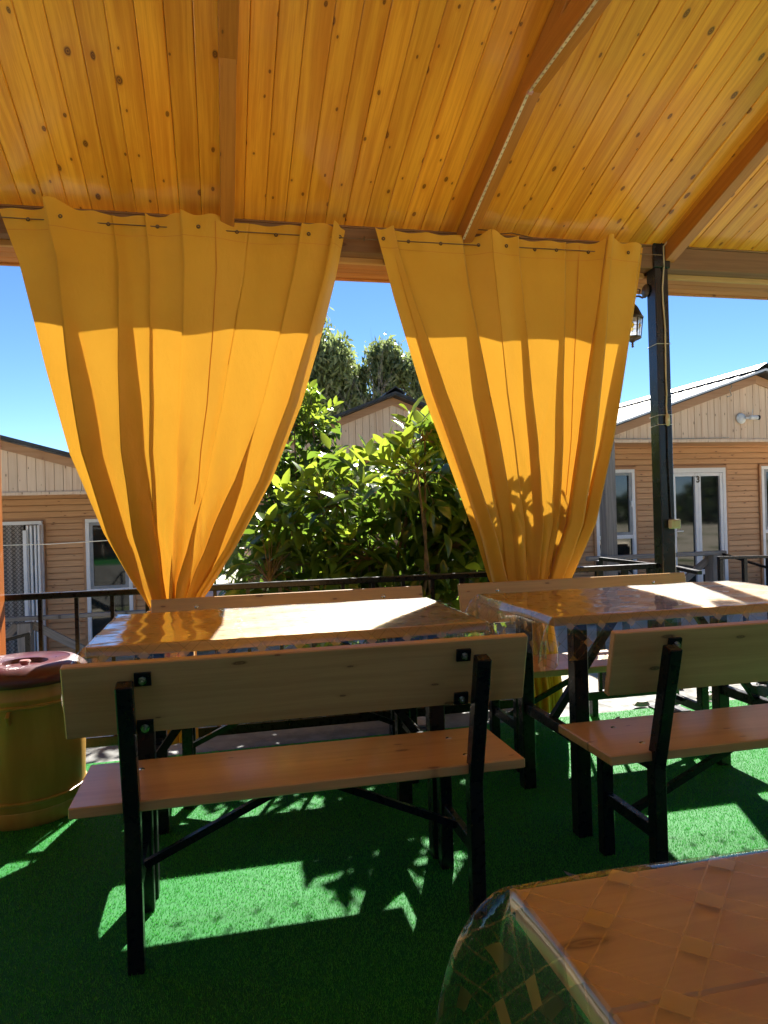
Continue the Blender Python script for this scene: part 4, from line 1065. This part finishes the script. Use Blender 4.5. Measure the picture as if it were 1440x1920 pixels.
rt, lv = citrus('lemon tree with broad glossy leaves right behind the railing, between the curtains', (1.25, 4.65, -.55),
       [((.95, 4.75, 1.05), (.62, .50, .50), 190), ((1.55, 4.62, 1.35), (.42, .40, .42), 120), ((1.62, 4.55, .95), (.42, .42, .45), 110), ((.55, 4.75, .80), (.48, .45, .42), 110), ((1.1, 4.7, .55), (.8, .45, .38), 120), ((1.82, 4.12, 1.50), (.30, .16, .30), 46), ((1.22, 4.10, 1.42), (.34, .20, .27), 44)],
       2500, 300, 11, 1.25)
b = MB(); rs = random.Random(5)
for k in range(26):
    q = rs.choice(lv)[0] if k > 9 else Vector((1.44 + rs.uniform(-.05, .05), 4.5, 1.78 + rs.uniform(-.08, .06)))
    for _ in range(3):
        p_ = q - Vector((1.25, 4.65, -.55)) + Vector((rs.uniform(-.03, .03), rs.uniform(-.03, .03), rs.uniform(-.03, .03)))
        b.box(p_, (.014, .014, .018), Matrix.Rotation(rs.uniform(0, 3), 3, 'X'), .003)
b.build('blossom', 'bud', rt)['kind'] = 'stuff'
citrus('taller darker citrus tree at the left edge of the gap, behind the lemon tree', (.75, 6.3, -.6),
       [((.66, 6.3, 1.80), (.42, .40, .55), 130), ((.30, 6.3, 1.1), (.60, .45, .70), 150), ((.95, 6.4, 1.25), (.45, .4, .55), 90)],
       2600, 60, 23, 1.85, (.09, .14))

def small_leaf_tree(name, label, base, blobs, nleaf, mat, seed, size, trunk_r, droop=0., cat='tree', group=None, limbs=True, gap=.0):
    rs = np.random.RandomState(seed); rr = random.Random(seed)
    root = empty(name, base); tag(root, label, cat, group); B = Vector(base)
    tb = MB(); top = Vector((0, 0, blobs[0][0][2] - B.z))
    fork = Vector((0, 0, (min(b[0][2] for b in blobs) - B.z) * .62))
    tb.tube([(0, 0, 0), fork * .5 + Vector((.1, 0, 0)), fork], [trunk_r, trunk_r * .85, trunk_r * .75], 10)
    for c, r_, w_ in blobs:
        p_ = Vector(c) - B; m_ = fork.lerp(p_, .5) + Vector((rr.uniform(-.3, .3), rr.uniform(-.3, .3), rr.uniform(0, .5)))
        tb.tube([fork, m_, p_], [trunk_r * .5, trunk_r * .3, trunk_r * .1], 7)
        for _ in range(5):
            e = p_ + Vector((rr.uniform(-1, 1) * r_[0], rr.uniform(-1, 1) * r_[1], rr.uniform(-.5, 1) * r_[2])) * .8
            tb.tube([m_.lerp(p_, .6), (m_.lerp(p_, .6) + e) / 2 + Vector((0, 0, .1)), e], [trunk_r * .14, trunk_r * .08, trunk_r * .03], 5)
    tb.build('trunk', 'bark', root, True)
    V = []; tot = sum(b[2] for b in blobs)
    for c, r_, w_ in blobs:
        n = int(nleaf * w_ / tot); nc = max(12, n // 55)
        q = rs.normal(size=(nc, 3)); q /= np.linalg.norm(q, axis=1)[:, None]; q *= (rs.rand(nc) ** .45)[:, None]
        cc = q * np.array(r_) + np.array(c) - np.array(B)
        idx = rs.randint(0, nc, n); cs = min(r_) * .20
        P_ = cc[idx] + rs.normal(size=(n, 3)) * np.array([cs, cs, cs * (1 + droop)])
        V.append(P_)
    P_ = np.concatenate(V); n = len(P_)
    a = rs.normal(size=(n, 3)); a[:, 2] -= droop * 1.5; a /= np.linalg.norm(a, axis=1)[:, None]
    b_ = rs.normal(size=(n, 3)); b_ -= (b_ * a).sum(1)[:, None] * a; b_ /= np.linalg.norm(b_, axis=1)[:, None]
    s = size * (.6 + .8 * rs.rand(n))[:, None]
    Q = np.stack([P_ - a * s, P_ + b_ * s * .33, P_ + a * s, P_ - b_ * s * .33], 1).reshape(-1, 3)
    me = bpy.data.meshes.new('crown'); me.vertices.add(n * 4); me.vertices.foreach_set('co', Q.reshape(-1)); me.loops.add(n * 4); me.loops.foreach_set('vertex_index', np.arange(n * 4))
    me.polygons.add(n); me.polygons.foreach_set('loop_start', np.arange(n) * 4); me.polygons.foreach_set('loop_total', np.full(n, 4)); me.materials.append(M[mat]); me.update(); me.validate()
    link('crown', me, root)
    return root
small_leaf_tree('eucalyptus_tree', 'big dark eucalyptus with drooping leaves above the middle cabin, left one', (4.2, 26, -.8),
    [((2.9, 26, 7.3), (1.0, 1.2, .95), 3), ((3.9, 25.5, 6.3), (.95, 1.2, .8), 3), ((3.3, 26, 5.0), (1.3, 1.4, .9), 2.6), ((4.7, 26, 5.1), (.7, 1.0, .7), 1.6), ((2.0, 26, 5.8), (1.0, 1.3, 1.2), 2), ((5.4, 26, 4.7), (.8, 1., .6), 1.6), ((4.95, 26, 5.9), (.55, .9, .5), 1.2)], 24000, 'eucleaf', 31, .13, .28, .9)
small_leaf_tree('eucalyptus_tree', 'lighter rounded eucalyptus with sky gaps above the middle cabin, right one', (8.5, 26, -.8),
    [((6.2, 26, 6.55), (.85, .8, .62), 2.6), ((7.1, 26, 6.35), (.6, .8, .5), 1.2), ((6.1, 26, 5.8), (.45, .7, .5), .8), ((7.3, 26, 5.6), (.6, .8, .35), .6), ((6.9, 26, 4.5), (1.2, 1, .35), 1.2)], 7600, 'eucleaf', 37, .13, .2, 1.0)
small_leaf_tree('leafy_shrub', 'low evergreen shrub behind the middle cabin roof', (3.6, 21, -.8), [((3.2, 21, 2.4), (1.6, 1, 1.0), 2), ((5.4, 21, 2.6), (1.4, 1, .8), 2)], 9000, 'shrub', 41, .09, .1, 0, 'shrub')
small_leaf_tree('leafy_shrub', 'small bright citrus shrub low beside the right curtain foot', (1.72, 5.5, -.6), [((1.95, 5.5, .55), (.30, .25, .25), 2), ((1.8, 5.5, .25), (.3, .25, .3), 2)], 1500, 'leaf', 43, .035, .02, 0, 'shrub')
def twigs(label, base, h, n, seed, spread):
    rs = random.Random(seed); root = empty('bare_bush', base); tag(root, label, 'bush'); b = MB()
    def grow(p_, d, ln_, r_, lv_):
        q = p_ + d * ln_; m_ = p_ + d * ln_ * .5 + Vector((rs.uniform(-1, 1), rs.uniform(-1, 1), 0)) * ln_ * .08
        b.tube([p_, m_, q], [r_, r_ * .8, r_ * .55], 4, False)
        if lv_ == 0: return
        for _ in range(rs.choice((2, 3, 3))):
            nd = (d + Vector((rs.uniform(-.8, .8), rs.uniform(-.8, .8), rs.uniform(-.35, .55)))).normalized(); grow(p_.lerp(q, rs.uniform(.45, 1.)), nd, ln_ * rs.uniform(.55, .85), r_ * .55, lv_ - 1)
    for _ in range(n): grow(Vector((rs.uniform(-spread, spread), rs.uniform(-.4, .4), 0)), Vector((rs.uniform(-.45, .45), rs.uniform(-.3, .3), 1)).normalized(), h * rs.uniform(.3, .42), .028, 4)
    b.build('branches', 'twig', root)
twigs('tangle of bare grey branches rising behind the middle cabin roof', (2.9, 16.5, -.6), 5.6, 15, 51, 1.1)
twigs('bare grey branch tips at the right rim above the cabin roof', (13.6, 15, -.5), 4.6, 3, 57, .3)
# wood far away on every side so the horizon is closed by green
fb = MB()
def treeline():
    rs = np.random.RandomState(77); n = 60000
    ang = rs.rand(n) * 2 * np.pi; rad = 46 + 5 * rs.rand(n)
    hmax = 2.4 + 1.2 * np.sin(ang * 9) + .7 * np.sin(ang * 23 + 1) + .5 * np.sin(ang * 51)
    z = -.8 + rs.rand(n) ** .8 * np.maximum(.8, hmax)
    P_ = np.stack([rad * np.sin(ang), rad * np.cos(ang) + 3, z], 1)
    a = rs.normal(size=(n, 3)); a /= np.linalg.norm(a, axis=1)[:, None]; b_ = np.cross(a, rs.normal(size=(n, 3))); b_ /= np.linalg.norm(b_, axis=1)[:, None]
    Q = np.stack([P_ - a * .45, P_ + b_ * .3, P_ + a * .45, P_ - b_ * .3], 1).reshape(-1, 3)
    me = bpy.data.meshes.new('far_wood'); me.vertices.add(n * 4); me.vertices.foreach_set('co', Q.reshape(-1)); me.loops.add(n * 4); me.loops.foreach_set('vertex_index', np.arange(n * 4))
    me.polygons.add(n); me.polygons.foreach_set('loop_start', np.arange(n) * 4); me.polygons.foreach_set('loop_total', np.full(n, 4)); me.materials.append(M['shrub']); me.update(); me.validate()
    o = link('far_wood', me); tag(o, 'low line of far green trees round the site', 'trees', kind='stuff')
treeline()
def screen_hedge():  # unseen leaf screen added to keep sky light off the bench backs
    rs = np.random.RandomState(5); n = 42000
    P_ = np.stack([rs.uniform(-14, 16, n), -18.5 + rs.rand(n) * 1.5, -.5 + 8.0 * rs.rand(n)], 1)
    a = rs.normal(size=(n, 3)); a /= np.linalg.norm(a, axis=1)[:, None]; b_ = np.cross(a, rs.normal(size=(n, 3))); b_ /= np.linalg.norm(b_, axis=1)[:, None]
    Q = np.stack([P_ - a * .22, P_ + b_ * .15, P_ + a * .22, P_ - b_ * .15], 1).reshape(-1, 3)
    me = bpy.data.meshes.new('screen_hedge'); me.vertices.add(n * 4); me.vertices.foreach_set('co', Q.reshape(-1)); me.loops.add(n * 4); me.loops.foreach_set('vertex_index', np.arange(n * 4))
    me.polygons.add(n); me.polygons.foreach_set('loop_start', np.arange(n) * 4); me.polygons.foreach_set('loop_total', np.full(n, 4)); me.materials.append(M['shrub']); me.update(); me.validate()
    o = link('screen_hedge', me); tag(o, 'tall unseen leaf screen added behind the pavilion to block the sky', 'screen_hedge', kind='stuff')
screen_hedge()
